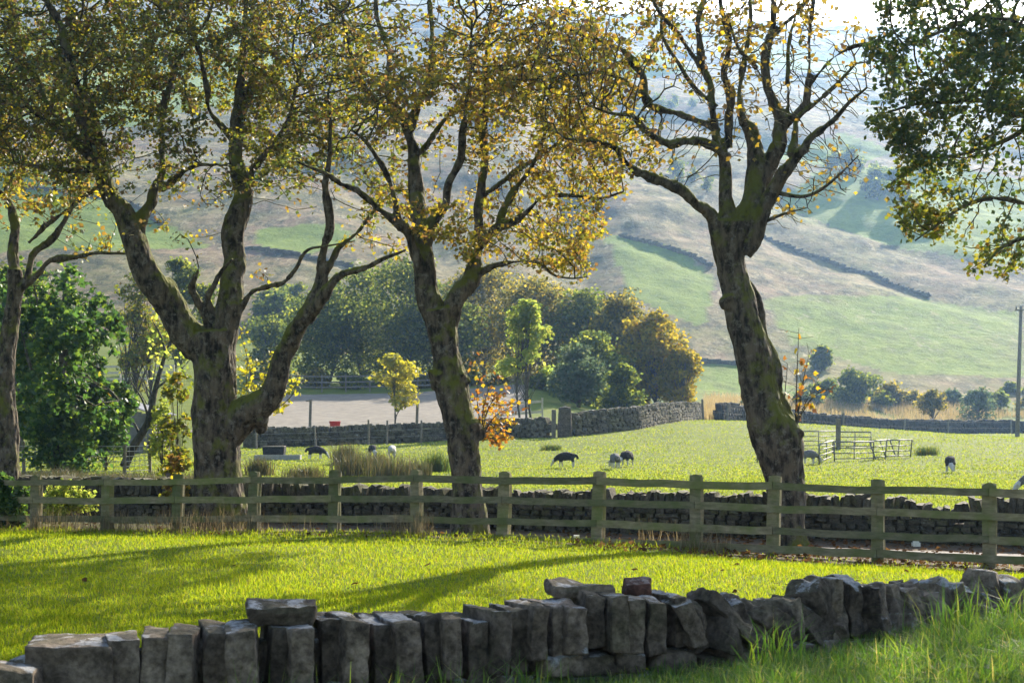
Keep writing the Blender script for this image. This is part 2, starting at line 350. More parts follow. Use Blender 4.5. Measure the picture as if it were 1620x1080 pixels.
M['tarmac'] = mottled('lane_tarmac', (.085, .075, .066), (.16, .14, .125), 6., .9, .3, .01)
M['sand'] = mottled('arena_sand', (.125, .108, .085), (.205, .178, .14), 1.6, .95, .5, .05)
M['metal'] = mottled('weathered_galvanised_metal', (.09, .085, .08), (.2, .19, .18), 12, .55, .2, .004)
M['wire'] = mottled('fence_wire', (.22, .22, .2), (.34, .33, .3), 12, .5, .1, .002)
M['pale'] = mottled('pale_weathered_timber', (.38, .33, .25), (.55, .5, .4), 5, .85, .3, .01)
M['post'] = mottled('grey_timber', (.10, .085, .065), (.22, .19, .15), 9, .9, .4, .01)
M['fleece_dark'] = mottled('dark_fleece', (.012, .012, .014), (.045, .042, .042), 14, .95, .8, .03)
M['fleece_grey'] = mottled('grey_fleece', (.10, .095, .09), (.2, .19, .18), 14, .95, .8, .03)
M['fleece_white'] = mottled('cream_fleece', (.35, .33, .30), (.5, .48, .44), 14, .95, .8, .03)
M['pale_hair'] = mottled('pale_face_wool', (.38, .36, .34), (.55, .53, .5), 18, .9, .4, .01)
M['white_paint'] = mottled('white_plastic', (.55, .53, .45), (.75, .72, .62), 20, .5, .1, .002)
M['red_plastic'] = mottled('red_plastic', (.55, .04, .05), (.65, .06, .07), 10, .5, .1, .002)
M['roof'] = mottled('corrugated_roof_sheet', (.08, .08, .088), (.17, .17, .18), 3, .55, .2, .01)
M['boards'] = mottled('grey_boards', (.085, .078, .068), (.17, .155, .14), 4, .85, .4, .01)
def wood_mat():
    m, nt, out, N = new_mat('algae_stained_timber'); tc = N('ShaderNodeTexCoord'); mp = N('ShaderNodeMapping'); mp.inputs['Scale'].default_value = (1.2, 1.2, 5)
    nt.links.new(tc.outputs['Object'], mp.inputs[0])
    n1 = noise_node(N, nt, 5, 8, mp.outputs[0], .65); r = ramp(N, [(.3, (.085, .072, .045)), (.7, (.25, .21, .14))]); nt.links.new(n1.outputs[0], r.inputs[0])
    n2_ = noise_node(N, nt, 2.2, 6, tc.outputs['Object'], .65); col = mix(N, nt, rng_map(N, nt, n2_.outputs[0], .40, .64, 0, .85), r.outputs[0], (.092, .112, .03))
    oi = N('ShaderNodeObjectInfo'); ob_ = ramp(N, [(0, (.72, .74, .70)), (1, (1.25, 1.18, 1.08))]); nt.links.new(oi.outputs['Random'], ob_.inputs[0]); col = mix(N, nt, 1.0, col, ob_.outputs[0], 'MULTIPLY')
    n3 = noise_node(N, nt, 22, 6, mp.outputs[0], .7)
    principled(N, nt, out, col, .85, n3.outputs[0], .5, .008, .2); return m
M['wood'] = wood_mat()
def ground_mat():
    m, nt, out, N = new_mat('turf'); tc = N('ShaderNodeTexCoord')
    n1 = noise_node(N, nt, .55, 7, tc.outputs['Object'], .65); n2_ = noise_node(N, nt, 9., 6, tc.outputs['Object'], .7)
    r = ramp(N, [(.3, (.085, .115, .014)), (.55, (.12, .15, .018)), (.75, (.16, .165, .03))]); nt.links.new(n1.outputs[0], r.inputs[0])
    col = mix(N, nt, rng_map(N, nt, n2_.outputs[0], .45, .7, 0, .6), r.outputs[0], (.06, .06, .015))
    at = N('ShaderNodeAttribute', attribute_name='soil'); nz = noise_node(N, nt, 3., 6, tc.outputs['Object'], .7)
    a = N('ShaderNodeMath', operation='MULTIPLY_ADD'); nt.links.new(nz.outputs[0], a.inputs[0]); a.inputs[1].default_value = .9; nt.links.new(at.outputs['Fac'], a.inputs[2])
    col = mix(N, nt, rng_map(N, nt, a.outputs[0], .75, 1.0), col, (.10, .075, .05))
    principled(N, nt, out, col, .95, n2_.outputs[0], .7, .06, .1); return m
M['turf'] = ground_mat()
def hill_mat():
    m, nt, out, N = new_mat('hill_pasture_and_bracken'); tc = N('ShaderNodeTexCoord')
    at = N('ShaderNodeAttribute', attribute_name='rough')
    n1 = noise_node(N, nt, .035, 9, tc.outputs['Object'], .7); n2_ = noise_node(N, nt, .22, 8, tc.outputs['Object'], .72)
    mp = N('ShaderNodeMapping'); mp.inputs['Rotation'].default_value = (0, 0, math.radians(-28)); mp.inputs['Scale'].default_value = (.35, .04, 1); nt.links.new(tc.outputs['Object'], mp.inputs[0])
    n3 = noise_node(N, nt, .45, 8, mp.outputs[0], .65)
    mp2 = N('ShaderNodeMapping'); mp2.inputs['Rotation'].default_value = (0, 0, math.radians(-28)); mp2.inputs['Scale'].default_value = (1., .35, 1); nt.links.new(tc.outputs['Object'], mp2.inputs[0])
    pas = ramp(N, [(.3, (.11, .17, .02)), (.7, (.21, .26, .04))]); nt.links.new(n2_.outputs[0], pas.inputs[0])
    br = ramp(N, [(.32, (.075, .055, .032)), (.5, (.20, .125, .075)), (.68, (.34, .24, .14))]); nt.links.new(n3.outputs[0], br.inputs[0])
    a = N('ShaderNodeMath', operation='MULTIPLY_ADD'); nt.links.new(n1.outputs[0], a.inputs[0]); a.inputs[1].default_value = 1.1; nt.links.new(at.outputs['Fac'], a.inputs[2])
    col = mix(N, nt, rng_map(N, nt, a.outputs[0], .75, 1.3), pas.outputs[0], br.outputs[0])
    sp = noise_node(N, nt, .30, 8, mp2.outputs[0], .75)
    spk = N('ShaderNodeMath', operation='MULTIPLY'); nt.links.new(rng_map(N, nt, sp.outputs[0], .47, .60, 0, .85), spk.inputs[0]); nt.links.new(rng_map(N, nt, at.outputs['Fac'], .0, .6, .25, 1.), spk.inputs[1])
    col = mix(N, nt, spk.outputs[0], col, (.045, .05, .022))
    st = noise_node(N, nt, .42, 8, mp2.outputs[0], .75); sm = N('ShaderNodeMath', operation='MULTIPLY'); nt.links.new(rng_map(N, nt, st.outputs[0], .56, .65, 0, .7), sm.inputs[0]); nt.links.new(rng_map(N, nt, at.outputs['Fac'], .05, .35, .0, 1.), sm.inputs[1])
    col = mix(N, nt, sm.outputs[0], col, (.42, .35, .20))
    bb = N('ShaderNodeMath', operation='MULTIPLY_ADD'); nt.links.new(n2_.outputs[0], bb.inputs[0]); bb.inputs[1].default_value = 2.; nt.links.new(sp.outputs[0], bb.inputs[2])
    principled(N, nt, out, col, .95, bb.outputs[0], .8, .9, .1); return m
M['hill'] = hill_mat()

# ------------------------------------------------------------------ ground and hill
def fan_grid(rows, nu, half):
    u = np.linspace(-1, 1, nu); Y = np.repeat(rows[:, None], nu, 1); X = u[None]*half(rows)[:, None]
    i = (np.arange(len(rows)-1)[:, None]*nu+np.arange(nu-1)[None]).ravel()
    return X, Y, np.stack([i, i+1, i+nu+1, i+nu], 1)
def in_poly(x, y, poly):
    ins = np.zeros(x.shape, bool); n = len(poly)
    for k in range(n):
        (x1, y1), (x2, y2) = poly[k], poly[(k+1) % n]
        c = ((y1 > y) != (y2 > y)) & (x < (x2-x1)*(y-y1)/(y2-y1+1e-9)+x1); ins ^= c
    return ins
def point_attr(me, name, val):
    a = me.attributes.new(name, 'FLOAT', 'POINT'); a.data.foreach_set('value', np.asarray(val, np.float32).ravel())
rows = np.concatenate([np.linspace(-8, 5, 14), np.arange(5.3, 30, .14), np.geomspace(30, 184, 220)])
X, Y, q = fan_grid(rows, 300, lambda r: 16+.62*np.maximum(r, 0))
Z = G(X, Y); mb = MB(); mb.add(np.stack([X, Y, Z], -1), q)
ground = tag(mb.obj('ground', M['turf']), kind='structure')
s_ = Y-fence_y(X)
soil = .95*S((s_+.9)/.8)*(1-S((s_-4.6)/1.))*(1-.5*S((-X-3)/3))+.45*S((X-1.2)/2.)*S((s_+1.6)/1.)*(1-S((s_-4.6)/1.))
point_attr(ground.data, 'soil', soil)
rows = np.concatenate([np.arange(180, 420, 1.6), np.arange(420, 1000, 3.6), np.arange(1000, 1500, 25)])
X, Y, q = fan_grid(rows, 420, lambda r: 120+.62*r)
Z = G(X, Y); Z[0] -= .3; mb = MB(); mb.add(np.stack([X, Y, Z], -1), q)
hills = tag(mb.obj('hills', M['hill']), kind='structure')
px = CX+X/Y*F; py = HY-(Z-EYE)/Y*F
wob = 26*n2(X, Y, 1/40., 55, 4)
pasture = [[(1290, 275), (1480, 262), (1700, 300), (1700, 425), (1560, 418), (1400, 385), (1300, 350), (1230, 320)],
           [(960, 372), (1090, 400), (1125, 440), (1110, 520), (1000, 470)],
           [(1090, 575), (1180, 575), (1300, 640), (1090, 640)], [(1200, 250), (1330, 210), (1420, 240), (1330, 268)],
           [(-300, 235), (150, 285), (210, 330), (330, 390), (60, 400), (-300, 420)], [(400, 360), (520, 345), (560, 375), (480, 400), (400, 392)],
           [(880, 95), (1040, 80), (1100, 112), (980, 128)], [(1160, 70), (1360, 92), (1360, 120), (1200, 110)], [(-200, 60), (420, 20), (460, 140), (200, 200), (-200, 170)],
           [(1200, 470), (1420, 470), (1620, 500), (1640, 600), (1420, 590), (1250, 540)]]
rough = np.full(X.shape, .62)
for k, pg in enumerate(pasture):
    rough = np.where(in_poly(px+wob*.8, py+wob*.5, pg), .05 if k not in (2, 9) else .22, rough)
rough += .12*n2(X, Y, 1/60., 61, 2)
point_attr(hills.data, 'rough', rough)

xs = np.linspace(-14, 16, 90); mb = MB(); L = []
xs = xs+12.5
for s0 in np.linspace(1.35, 2.7, 6):
    yy = fence_y(xs)+s0+.06*n2(xs, xs*0+s0, .6, 4, 2); L.append(np.stack([xs, yy, G(xs, yy)+.012+.02*math.sin((s0-1.35)/1.35*math.pi)], -1))
L = np.array(L); nn_ = len(xs); i = (np.arange(5)[:, None]*nn_+np.arange(nn_-1)[None]).ravel()
mb.add(L, np.stack([i, i+1, i+nn_+1, i+nn_], 1)); tag(mb.obj('lane', M['tarmac']), kind='structure')
# the sand of the riding arena
X_, Y_ = np.meshgrid(np.linspace(-19, 1.0, 60), np.linspace(84, 110, 40), indexing='ij')
Y2 = Y_+.06*(X_+8)
mb = MB(); mb.add(np.stack([X_, Y2, G(X_, Y2)+.05], -1), (lambda i: np.stack([i, i+40, i+41, i+1], 1))((np.arange(59)[:, None]*40+np.arange(39)[None]).ravel()))
tag(mb.obj('arena_ground', M['sand']), kind='structure')

# ------------------------------------------------------------------ grass
def blades(mb, p, h, w, lean=.35, mat=0, seed=0, curl=.5):
    r = np.random.default_rng(seed); N = len(p); a = r.uniform(0, 2*np.pi, N); b = r.uniform(0, 2*np.pi, N)
    side = np.stack([np.cos(a), np.sin(a), 0*a], 1)*(w/2)[:, None]
    l = np.abs(r.normal(0, lean, N)); dx = np.stack([np.cos(b)*l, np.sin(b)*l, np.ones(N)], 1)*h[:, None]
    mid = p+dx*.55; tip = p+dx*np.array([1.0, 1.0, 1.0])+np.stack([np.cos(b), np.sin(b), -.5*np.ones(N)], 1)*(l*h*curl)[:, None]
    v = np.stack([p-side, p+side, mid+side*.75, mid-side*.75, tip], 1)
    o = np.arange(N)[:, None]*5
    mb.add(v.reshape(-1, 3), o+np.array([0, 1, 2, 3]), o+np.array([3, 2, 4]), mat=mat)
def on_ground(x, y): return np.stack([x, y, G(x, y)-.01], 1)
r = np.random.default_rng(1)
# paddock
N = 400000; d = 1/r.uniform(1/25., 1/7.6, N); x = r.uniform(-.43, .43, N)*d; y = d
k = (y > near_wall_y(x)+.15) & (y < fence_y(x)+.1); x, y = x[k], y[k]
t = n2(x, y, 1.1, 71, 3); bare = S((x-1.2)/2.)*S((y-fence_y(x)+1.7)/1.2); k = r.random(len(x)) > bare*.85; x, y, t = x[k], y[k], t[k]
h = (.045+.035*r.random(len(x))+.045*np.clip(t, 0, 1)+.05*S((y-fence_y(x)+1.2)/1.)*r.random(len(x)))*(.8+.012*y); mb = MB(); blades(mb, on_ground(x, y), h*r.uniform(.45, 1.05, len(x)), .003+.0003*y+0*x, .5, seed=2)
tag(mb.obj('paddock_grass', M['grass'], smooth=False), kind='stuff')
# near verge
N = 185000; x = r.uniform(-4.5, 8, N); y = r.uniform(3.6, 13, N); k = (y < near_wall_y(x)-.12) & (np.abs(x) < .62*y+.3); x, y = x[k], y[k]
t = n2(x, y, 2.2, 73, 2); h = (.09+.11*np.clip(t+.35, 0, 1)+.08*r.random(len(x)))*(.55+.45*S((near_wall_y(x)-y-.1)/.9))
k = r.random(len(x)) < np.where(x < -.2, .3, 1.); x, y, h = x[k], y[k], h[k]
mb = MB(); blades(mb, on_ground(x, y), h, r.uniform(.003, .009, len(x)), .6, seed=3, curl=.9)
for (cx_, cy_, nb, hh_) in ((-1.42, 7.35, 46, .42), (-1.2, 7.4, 60, .40), (-1.0, 7.45, 30, .36), (-.62, 7.6, 60, .36), (-.35, 7.75, 50, .34), (-1.9, 7.25, 16, .34), (-2.2, 7.2, 10, .36), (.1, 7.9, 60, .3), (1.6, 8.5, 70, .36), (2.9, 9.3, 90, .4), (3.4, 9.6, 90, .38), (2.2, 8.3, 60, .24), (1.2, 7.6, 60, .22), (2.6, 7.6, 80, .24)):
    xx = cx_+r.normal(0, .10, nb); yy = cy_+r.normal(0, .06, nb); blades(mb, on_ground(xx, yy), hh_*r.uniform(.5, 1.15, nb), r.uniform(.006, .011, nb), .4, seed=int(cx_*100)+900, curl=1.1)
tag(mb.obj('verge_grass', M['grass_long'], smooth=False), kind='stuff')
# the field
N = 220000; d = 1/r.uniform(1/150., 1/25., N); x = r.uniform(-.5, .5, N)*d; y = d; s_ = y-fence_y(x)
wl = y-np.interp(x, [m[0] for m in MW], [m[1] for m in MW]); k = (s_ > 5.2) & ((x > 14) | (wl < -.3)); x, y = x[k], y[k]
t = n2(x, y, .5, 75, 3); h = (.04+.06*np.clip(t+.1, 0, 1)+.03*r.random(len(x)))*(.75+.004*y); mb = MB(); blades(mb, on_ground(x, y), h, .006+.0007*y+0*x, .7, seed=4)
tag(mb.obj('field_grass', M['grass_field'], smooth=False), kind='stuff')
# straw grass beyond the far wall and along the fence
def straw(name, x, y, h, w, seed, mat='straw', lean=.25):
    mb = MB(); blades(mb, on_ground(x, y), h, w, lean, seed=seed, curl=.6); return tag(mb.obj(name, M[mat], smooth=False), kind='stuff')
N = 60000; a = r.random(N); y = 100+r.random(N)*75; x = .135*y+a*(.42*y-.135*y); t = n2(x, y, .12, 77, 2); k = (t > -.3) & (y > np.interp(x, [m[0] for m in FW], [m[1] for m in FW])+4); x, y = x[k], y[k]
straw('dry_grass', x, y, r.uniform(.5, 1.2, len(x))*(1+.5*t[k]), .05+0*x, 5)
N = 5200; x = r.uniform(-10, 3.0, N); y = fence_y(x)+r.normal(-.15, .22, N); t = n2(x, y, 1.3, 78, 2); k = (t+.40*(x < -2) > .2) & (r.random(N) < .7); x, y = x[k], y[k]
straw('seeding_grass', x, y, r.uniform(.14, .50, len(x)), .006+0*x, 6, 'stalk')
N = 22000; x = r.uniform(-13, -4.6, N); y = fence_y(x)+r.uniform(5, 13, N); k = (r.random(N) < .8); x, y = x[k], y[k]; t = n2(x, y, .6, 79, 2)
straw('weedy_undergrowth', x, y, .15+.45*np.clip(t+.4, 0, 1)*r.uniform(.4, 1, len(x)), .011+0*x, 7, 'rush', .4)

# ------------------------------------------------------------------ leaves
LEAF = np.array([(0, 0, 0), (.34, .18, .05), (.55, .52, -.02), (.28, .60, .04), (0, 1.0, -.10), (-.28, .60, .04), (-.55, .52, -.02), (-.34, .18, .05)])
DIAM = np.array([(0, 0, 0), (.42, .5, .06), (0, 1, -.06), (-.42, .5, .06)])
def leaves(mb, p, size, seed=0, shape=LEAF, droop=.35, mat=0, normal=None, spread=1.0):
    r = np.random.default_rng(seed); N = len(p); m = len(shape)
    if not N: return
    ax = r.normal(size=(N, 3)); ax[:, 2] = ax[:, 2]*.55-droop; ax /= np.linalg.norm(ax, axis=1, keepdims=True)
    up = r.normal(size=(N, 3))*spread+(np.array([0, 0, .9]) if normal is None else normal*1.2)
    sd = np.cross(ax, up); sd /= np.linalg.norm(sd, axis=1, keepdims=True)+1e-9; nn = np.cross(sd, ax)
    s = (np.asarray(size)*np.ones(N))[:, None, None]
    v = np.asarray(p)[:, None]+s*(shape[None, :, 0:1]*sd[:, None]+shape[None, :, 1:2]*ax[:, None]+shape[None, :, 2:3]*nn[:, None])
    mb.add(v.reshape(-1, 3), np.arange(N*m).reshape(N, m), mat=mat)

# ------------------------------------------------------------------ big trees: limbs traced from life, twigs grown into the crown
def remeshed(mb, voxel, smooth_it, amp, seed):
    me = mb.mesh('tmp', []); ob = bpy.data.objects.new('tmp', me); COL.objects.link(ob)
    a = ob.modifiers.new('r', 'REMESH'); a.mode = 'VOXEL'; a.voxel_size = voxel; a.use_smooth_shade = True
    b = ob.modifiers.new('s', 'SMOOTH'); b.factor = .5; b.iterations = smooth_it
    dg = bpy.context.evaluated_depsgraph_get(); ev = ob.evaluated_get(dg); m2 = ev.to_mesh()
    v = np.empty(len(m2.vertices)*3); m2.vertices.foreach_get('co', v); v = v.reshape(-1, 3)
    nr = np.empty(len(m2.vertices)*3); m2.vertices.foreach_get('normal', nr); nr = nr.reshape(-1, 3)
    lt = np.empty(len(m2.polygons), int); m2.polygons.foreach_get('loop_total', lt); lp = np.empty(len(m2.loops), int); m2.loops.foreach_get('vertex_index', lp)
    q = lp.reshape(-1, 4) if (lt == 4).all() else None
    if q is None:
        f4, k = [], 0
        for t in lt:
            if t == 4: f4.append(lp[k:k+4])
            k += t
        q = np.array(f4)
    ev.to_mesh_clear(); bpy.data.objects.remove(ob); bpy.data.meshes.remove(me)
    v = v+nr*(amp*(fbm(v*np.array([4.2, 4.2, 2.2]), seed, 4)+.7*vn3(v*np.array([1.9, 1.9, 1.3]), seed+5))+.020*(fbm(v*np.array([13., 13., 5.]), seed+2, 3)))[:, None]
    return v, q
def big_tree(name, label, cat, d0, limbs, blobs, n_attr, seed, leaf, leafk, leaf_size, step=.2, kill=.34, infl=3.0, dz_blob=2.2, voxel=.023, group=None, slim=.95, mat='bark', droop=.35, gap=-.35):
    r = np.random.default_rng(seed)
    base = limbs[0]['pts'][0]; root = P(base[0], base[1], d0); gzv = gz(root.x, root.y); root.z = gzv
    T = empty(name, root, label=label, cat=cat, group=group)
    pos, par, rad, isl, lid = [], [], [], [], []
    thick = MB(); thin = MB(); pxs = []
    for li, lb in enumerate(limbs):
        pts = np.array([(a, b, w) for a, b, w in lb['pts']], float)
        if li == 0: z0 = d0
        else:
            k = int(np.argmin([(a-pts[0, 0])**2+(b-pts[0, 1])**2 for a, b, _ in pxs])); z0 = pxs[k][2]
        cum = np.concatenate([[0], np.cumsum(np.hypot(*(np.diff(pts[:, :2], axis=0).T)))]); t = cum/cum[-1]
        dep = z0+lb.get('dz', 0.)*t**1.2
        if li: pts[:, 2] *= 1-.3*t**3
        if li and lb.get('slim', slim) < 1: pts[:, 2] *= 1-(1-slim)*S(t*3)
        w3 = PN(pts[:, 0], pts[:, 1], dep); rr = pts[:, 2]/2.*dep/F
        path = smooth_path(np.hstack([w3, rr[:, None]]), .13); c, rr = path[:, :3], np.maximum(path[:, 3], .009)
        if li > 0:
            jit = np.stack([fbm(c*1.4+7*k, seed+k, 2) for k in range(3)], 1)*np.minimum(.17, rr*1.8+.035)[:, None]*S(np.arange(len(c))/6.)[:, None]; c = c+jit
        else:
            c[0, 2] = gzv-.25
        for a, b in zip(c, rr): pxs.append((CX+a[0]/a[1]*F, HY-(a[2]-EYE)/a[1]*F, a[1]))
        big = rr > .038
        m = len(big) if big.all() else int(np.argmin(big))
        if m > 2: tube(thick, c[:m+1], rr[:m+1], 12)
        if m < len(c)-1: tube(thin, c[max(0, m-1):], rr[max(0, m-1):], 6)
        st = len(pos)
        for k in range(len(c)):
            pos.append(c[k]); rad.append(rr[k]); isl.append(True); lid.append(li)
            par.append(st+k-1 if k else -1)
        if li and st:
            P_ = np.array(pos[:st]); par[st] = int(np.argmin(((P_-c[0])**2).sum(1)))
    n_limb = len(pos)
    # burls
    for (bx, by, br) in limbs[0].get('burls', []):
        c = np.array(P(bx, by, d0-.1)); rock(thick, c, (1.5*br*d0/F, 1.5*br*d0/F, 2*br*d0/F), n=5, rnd=.8, amp=.06, seed=seed)
    # attraction points
    A = []
    tot = sum(b[2]*b[3]*b[4] if len(b) > 4 else b[2]*b[3] for b in blobs)
    for b in blobs:
        m = int(n_attr*(b[2]*b[3]*(b[4] if len(b) > 4 else 1))/tot); zz = b[5] if len(b) > 5 else 0.
        u = r.normal(size=(m, 3)); u = u/np.linalg.norm(u, axis=1, keepdims=True)*r.random(m)[:, None]**(1/2.6)
        A.append(PN(b[0]+u[:, 0]*b[2], b[1]+u[:, 1]*b[3], d0+zz+u[:, 2]*dz_blob*min(1.3, b[2]/110.)))
    A = np.vstack(A); A = A[fbm(A*.55, seed+3, 2) > gap]; A = A[A[:, 2] > G(A[:, 0], A[:, 1])+1.2]
    pos = [np.array(p) for p in pos]; alive = np.ones(len(A), bool)
    near = np.full(len(A), -1); nd = np.full(len(A), 1e9)
    cand = [i for i in range(n_limb) if rad[i] < .13 or lid[i] > 0]; new = cand
    for it in range(90):
        kd = kdtree.KDTree(len(new))
        for i in new: kd.insert(pos[i], i)
        kd.balance()
        idx = np.nonzero(alive)[0]
        for j in idx:
            _, i, dd = kd.find(A[j])
            if dd < nd[j]: nd[j] = dd; near[j] = i
        alive &= nd > kill
        act = np.nonzero(alive & (nd < infl))[0]
        if not len(act): break
        dirs = {}
        for j in act:
            v = A[j]-pos[near[j]]; v = v/(np.linalg.norm(v)+1e-9); dirs.setdefault(near[j], []).append(v)
        new = []
        for i, vl in dirs.items():
            v = np.sum(vl, 0)
            if par[i] >= 0:
                pv = pos[i]-pos[par[i]]; v = v+.35*pv/(np.linalg.norm(pv)+1e-9)*len(vl)**.5
            v = v/(np.linalg.norm(v)+1e-9)+r.normal(0, .22, 3); v /= np.linalg.norm(v)
            pos.append(pos[i]+v*step); par.append(i); rad.append(0.); isl.append(False); new.append(len(pos)-1)
        if not new or len(pos) > 26000: break
    pos = np.array(pos); n = len(pos)
    tips = np.zeros(n); kids = [[] for _ in range(n)]
    for i in range(n):
        if par[i] >= 0: kids[par[i]].append(i)
    for i in range(n-1, n_limb-1, -1):
        if tips[i] == 0: tips[i] = 1
        if par[i] >= n_limb: tips[par[i]] += tips[i]
    for i in range(n_limb, n):
        rr = .0064*tips[i]**.52
        rad[i] = min(rr, rad[par[i]]*(.85 if par[i] < n_limb else 1.0))
    for i in range(n_limb, n):
        p = par[i]
        main = None
        if p >= n_limb:
            ks = [k for k in kids[p] if k >= n_limb]; main = max(ks, key=lambda k: tips[k])
        if i == main: continue
        ch = [p, i]; c = i
        while True:
            ks = [k for k in kids[c]]
            if not ks: break
            c = max(ks, key=lambda k: tips[k]); ch.append(c)
        rr = np.array([rad[k] for k in ch]); rr[0] = min(rr[0], rr[1]*1.15); rr[-1] *= .6
        tube(thin, pos[ch], rr, 5 if rr[1] > .02 else 4, caps=False)
    v, q = remeshed(thick, voxel, 3, .045, seed)
    out = MB(); out.add(v, q); out.v += [x for x in thin.v]; out.f += [(f+out.n, k) for f, k in thin.f]; out.n += thin.n
    out.obj('trunk', M[mat], T)
    tw = [i for i in range(n_limb, n) if tips[i] <= 3.01]
    tp = pos[tw]
    u = r.random(len(tp)); pxx = CX+tp[:, 0]/tp[:, 1]*F; pyy = HY-(tp[:, 2]-EYE)/tp[:, 1]*F
    kk = np.array([leafk(a, b) for a, b in zip(pxx, pyy)])*np.clip(1+2.0*fbm(tp*.9, seed+8, 2), .12, 2.4)
    cnt = r.poisson(np.maximum(kk, 0)); p = np.repeat(tp, cnt, 0); p = p+r.normal(0, .065, p.shape)
    groups = leaf if isinstance(leaf, (list, tuple)) else [leaf]
    lx = CX+p[:, 0]/p[:, 1]*F; ly = HY-(p[:, 2]-EYE)/p[:, 1]*F
    sel = np.zeros(len(p), int)
    if len(groups) > 1:
        f = fbm(p*.45, seed+12, 2)*.6
        g = limbs[0]['gold'](lx, ly)+f+r.normal(0, .18, len(p)); sel = (g > .5).astype(int)
    mbl = MB()
    for gi in range(len(groups)):
        pp = p[sel == gi]; leaves(mbl, pp, r.uniform(.6, 1.15, len(pp))*leaf_size, seed+20+gi, droop=droop, mat=gi)
    mbl.obj('crown', [M[g] for g in groups], T, smooth=False)
    print(name, 'nodes', n, 'leaves', len(p))
    return T
def shoots(parent, name, px, py, d, tips_, leaf, nleaf, size, seed, mat='bark_far'):
    r = np.random.default_rng(seed); w = MB(); lf = MB()
    for (tx, ty) in tips_:
        a = np.array(P(px+r.uniform(-3, 3), py, d)); b = np.array(P(tx, ty, d+r.uniform(-.4, .4))); m = (a+b)/2+r.normal(0, .08, 3)
        c = smooth_path(np.array([a, m, b]), .1); tube(w, c, np.linspace(.013, .004, len(c)), 4)
        L = []
        for k in range(3, len(c)):
            for _ in range(2):
                if r.random() < .55:
                    e = c[k]+np.array([r.normal(0, .16), r.normal(0, .16), abs(r.normal(.06, .1))]); tube(w, np.array([c[k], e]), [.004, .003], 3, caps=False); L.append(e)
            L.append(c[k])
        L = np.array(L); ii = r.integers(0, len(L), nleaf//len(tips_)); p = L[ii]+r.normal(0, .05, (len(ii), 3)); leaves(lf, p, r.uniform(.6, 1.1, len(p))*size, seed+len(lf.v))
    a = w.obj(name, M[mat], parent); b = lf.obj(name+'_leaves', M[leaf], parent, smooth=False); return a

# --- the great tree on the left of the middle
L_limbs = [
    dict(pts=[(347, 845, 96), (346, 800, 86), (346, 750, 76), (342, 700, 74), (339, 640, 70), (338, 565, 70), (336, 525, 72)], burls=[(266, 462, 15), (413, 666, 14)], gold=lambda x, y: np.where(y > 300, .55, .12)),
    dict(pts=[(330, 560, 56), (303, 540, 52), (276, 498, 46), (252, 452, 46), (222, 398, 40), (207, 368, 38), (190, 325, 34), (172, 285, 30), (155, 252, 26), (112, 222, 18), (81, 198, 13), (40, 170, 8)], dz=-1.0),
    dict(pts=[(345, 555, 50), (357, 525, 44), (369, 472, 40), (374, 410, 38), (374, 340, 34), (377, 260, 27), (373, 180, 20), (381, 80, 14), (390, -60, 8)], dz=.8),
    dict(pts=[(355, 690, 56), (385, 657, 52), (412, 640, 46), (433, 605, 38), (451, 562, 34), (485, 507, 30), (509, 455, 24), (516, 395, 18), (518, 300, 13), (525, 235, 9), (520, 150, 6)], dz=-1.6),
    dict(pts=[(486, 508, 22), (516, 468, 18), (542, 438, 14), (578, 421, 11), (614, 403, 8), (642, 394, 5)], dz=-.8),
    dict(pts=[(514, 430, 14), (545, 388, 11), (566, 364, 9), (597, 328, 6), (625, 300, 4)], dz=.8),
    dict(pts=[(214, 392, 24), (223, 345, 20), (238, 296, 17), (252, 270, 14), (255, 222, 12), (262, 150, 10), (290, 80, 8), (330, 20, 6), (350, -60, 5)], dz=1.6),
    dict(pts=[(334, 530, 18), (326, 495, 15), (314, 468, 13), (306, 450, 12), (318, 424, 9)], dz=-.5),
    dict(pts=[(337, 520, 15), (331, 480, 12), (333, 462, 10), (356, 434, 8), (372, 412, 6)], dz=-.6),
    dict(pts=[(374, 496, 12), (392, 472, 10), (418, 453, 9), (451, 442, 8), (470, 421, 7), (483, 395, 6), (524, 387, 4), (560, 380, 3)], dz=-1.2),
    dict(pts=[(168, 272, 24), (140, 230, 20), (118, 130, 16), (112, 88, 14), (88, 40, 12), (60, -20, 9)], dz=-.6),
    dict(pts=[(150, 247, 18), (90, 190, 14), (56, 130, 12), (33, 98, 10), (-20, 60, 7)], dz=1.4),
    dict(pts=[(185, 318, 18), (150, 200, 14), (141, 100, 12), (137, 30, 11), (135, -60, 8)], dz=1.8),
    dict(pts=[(376, 230, 18), (345, 180, 13), (322, 120, 11), (312, 74, 10), (300, 10, 7)], dz=-1.2),
    dict(pts=[(376, 200, 16), (392, 130, 13), (402, 80, 12), (412, 25, 11), (420, -60, 8)], dz=1.4),
    dict(pts=[(374, 300, 14), (420, 250, 10), (455, 200, 8), (470, 120, 6)], dz=-1.5),
    dict(pts=[(160, 262, 12), (120, 268, 10), (70, 262, 8), (20, 255, 6)], dz=-1.0),
    dict(pts=[(255, 300, 10), (300, 268, 8), (345, 262, 6)], dz=-1.0),
]
L_blobs = [(60, 130, 160, 150), (240, 130, 180, 150), (410, 130, 130, 150), (260, -90, 330, 170, .8), (-60, 120, 140, 170, .7), (330, 290, 110, 50, .7), (110, 300, 110, 60, .8), (520, 200, 70, 130, .8),
           (80, 240, 110, 70, .8), (470, 300, 60, 50, .6), (580, 370, 60, 40, .4), (330, 110, 130, 170, 1.), (490, 70, 110, 140, 1.), (180, 270, 130, 60, .9), (440, 260, 90, 60, .9), (250, 365, 90, 30, .35), (450, 430, 50, 30, .3)]
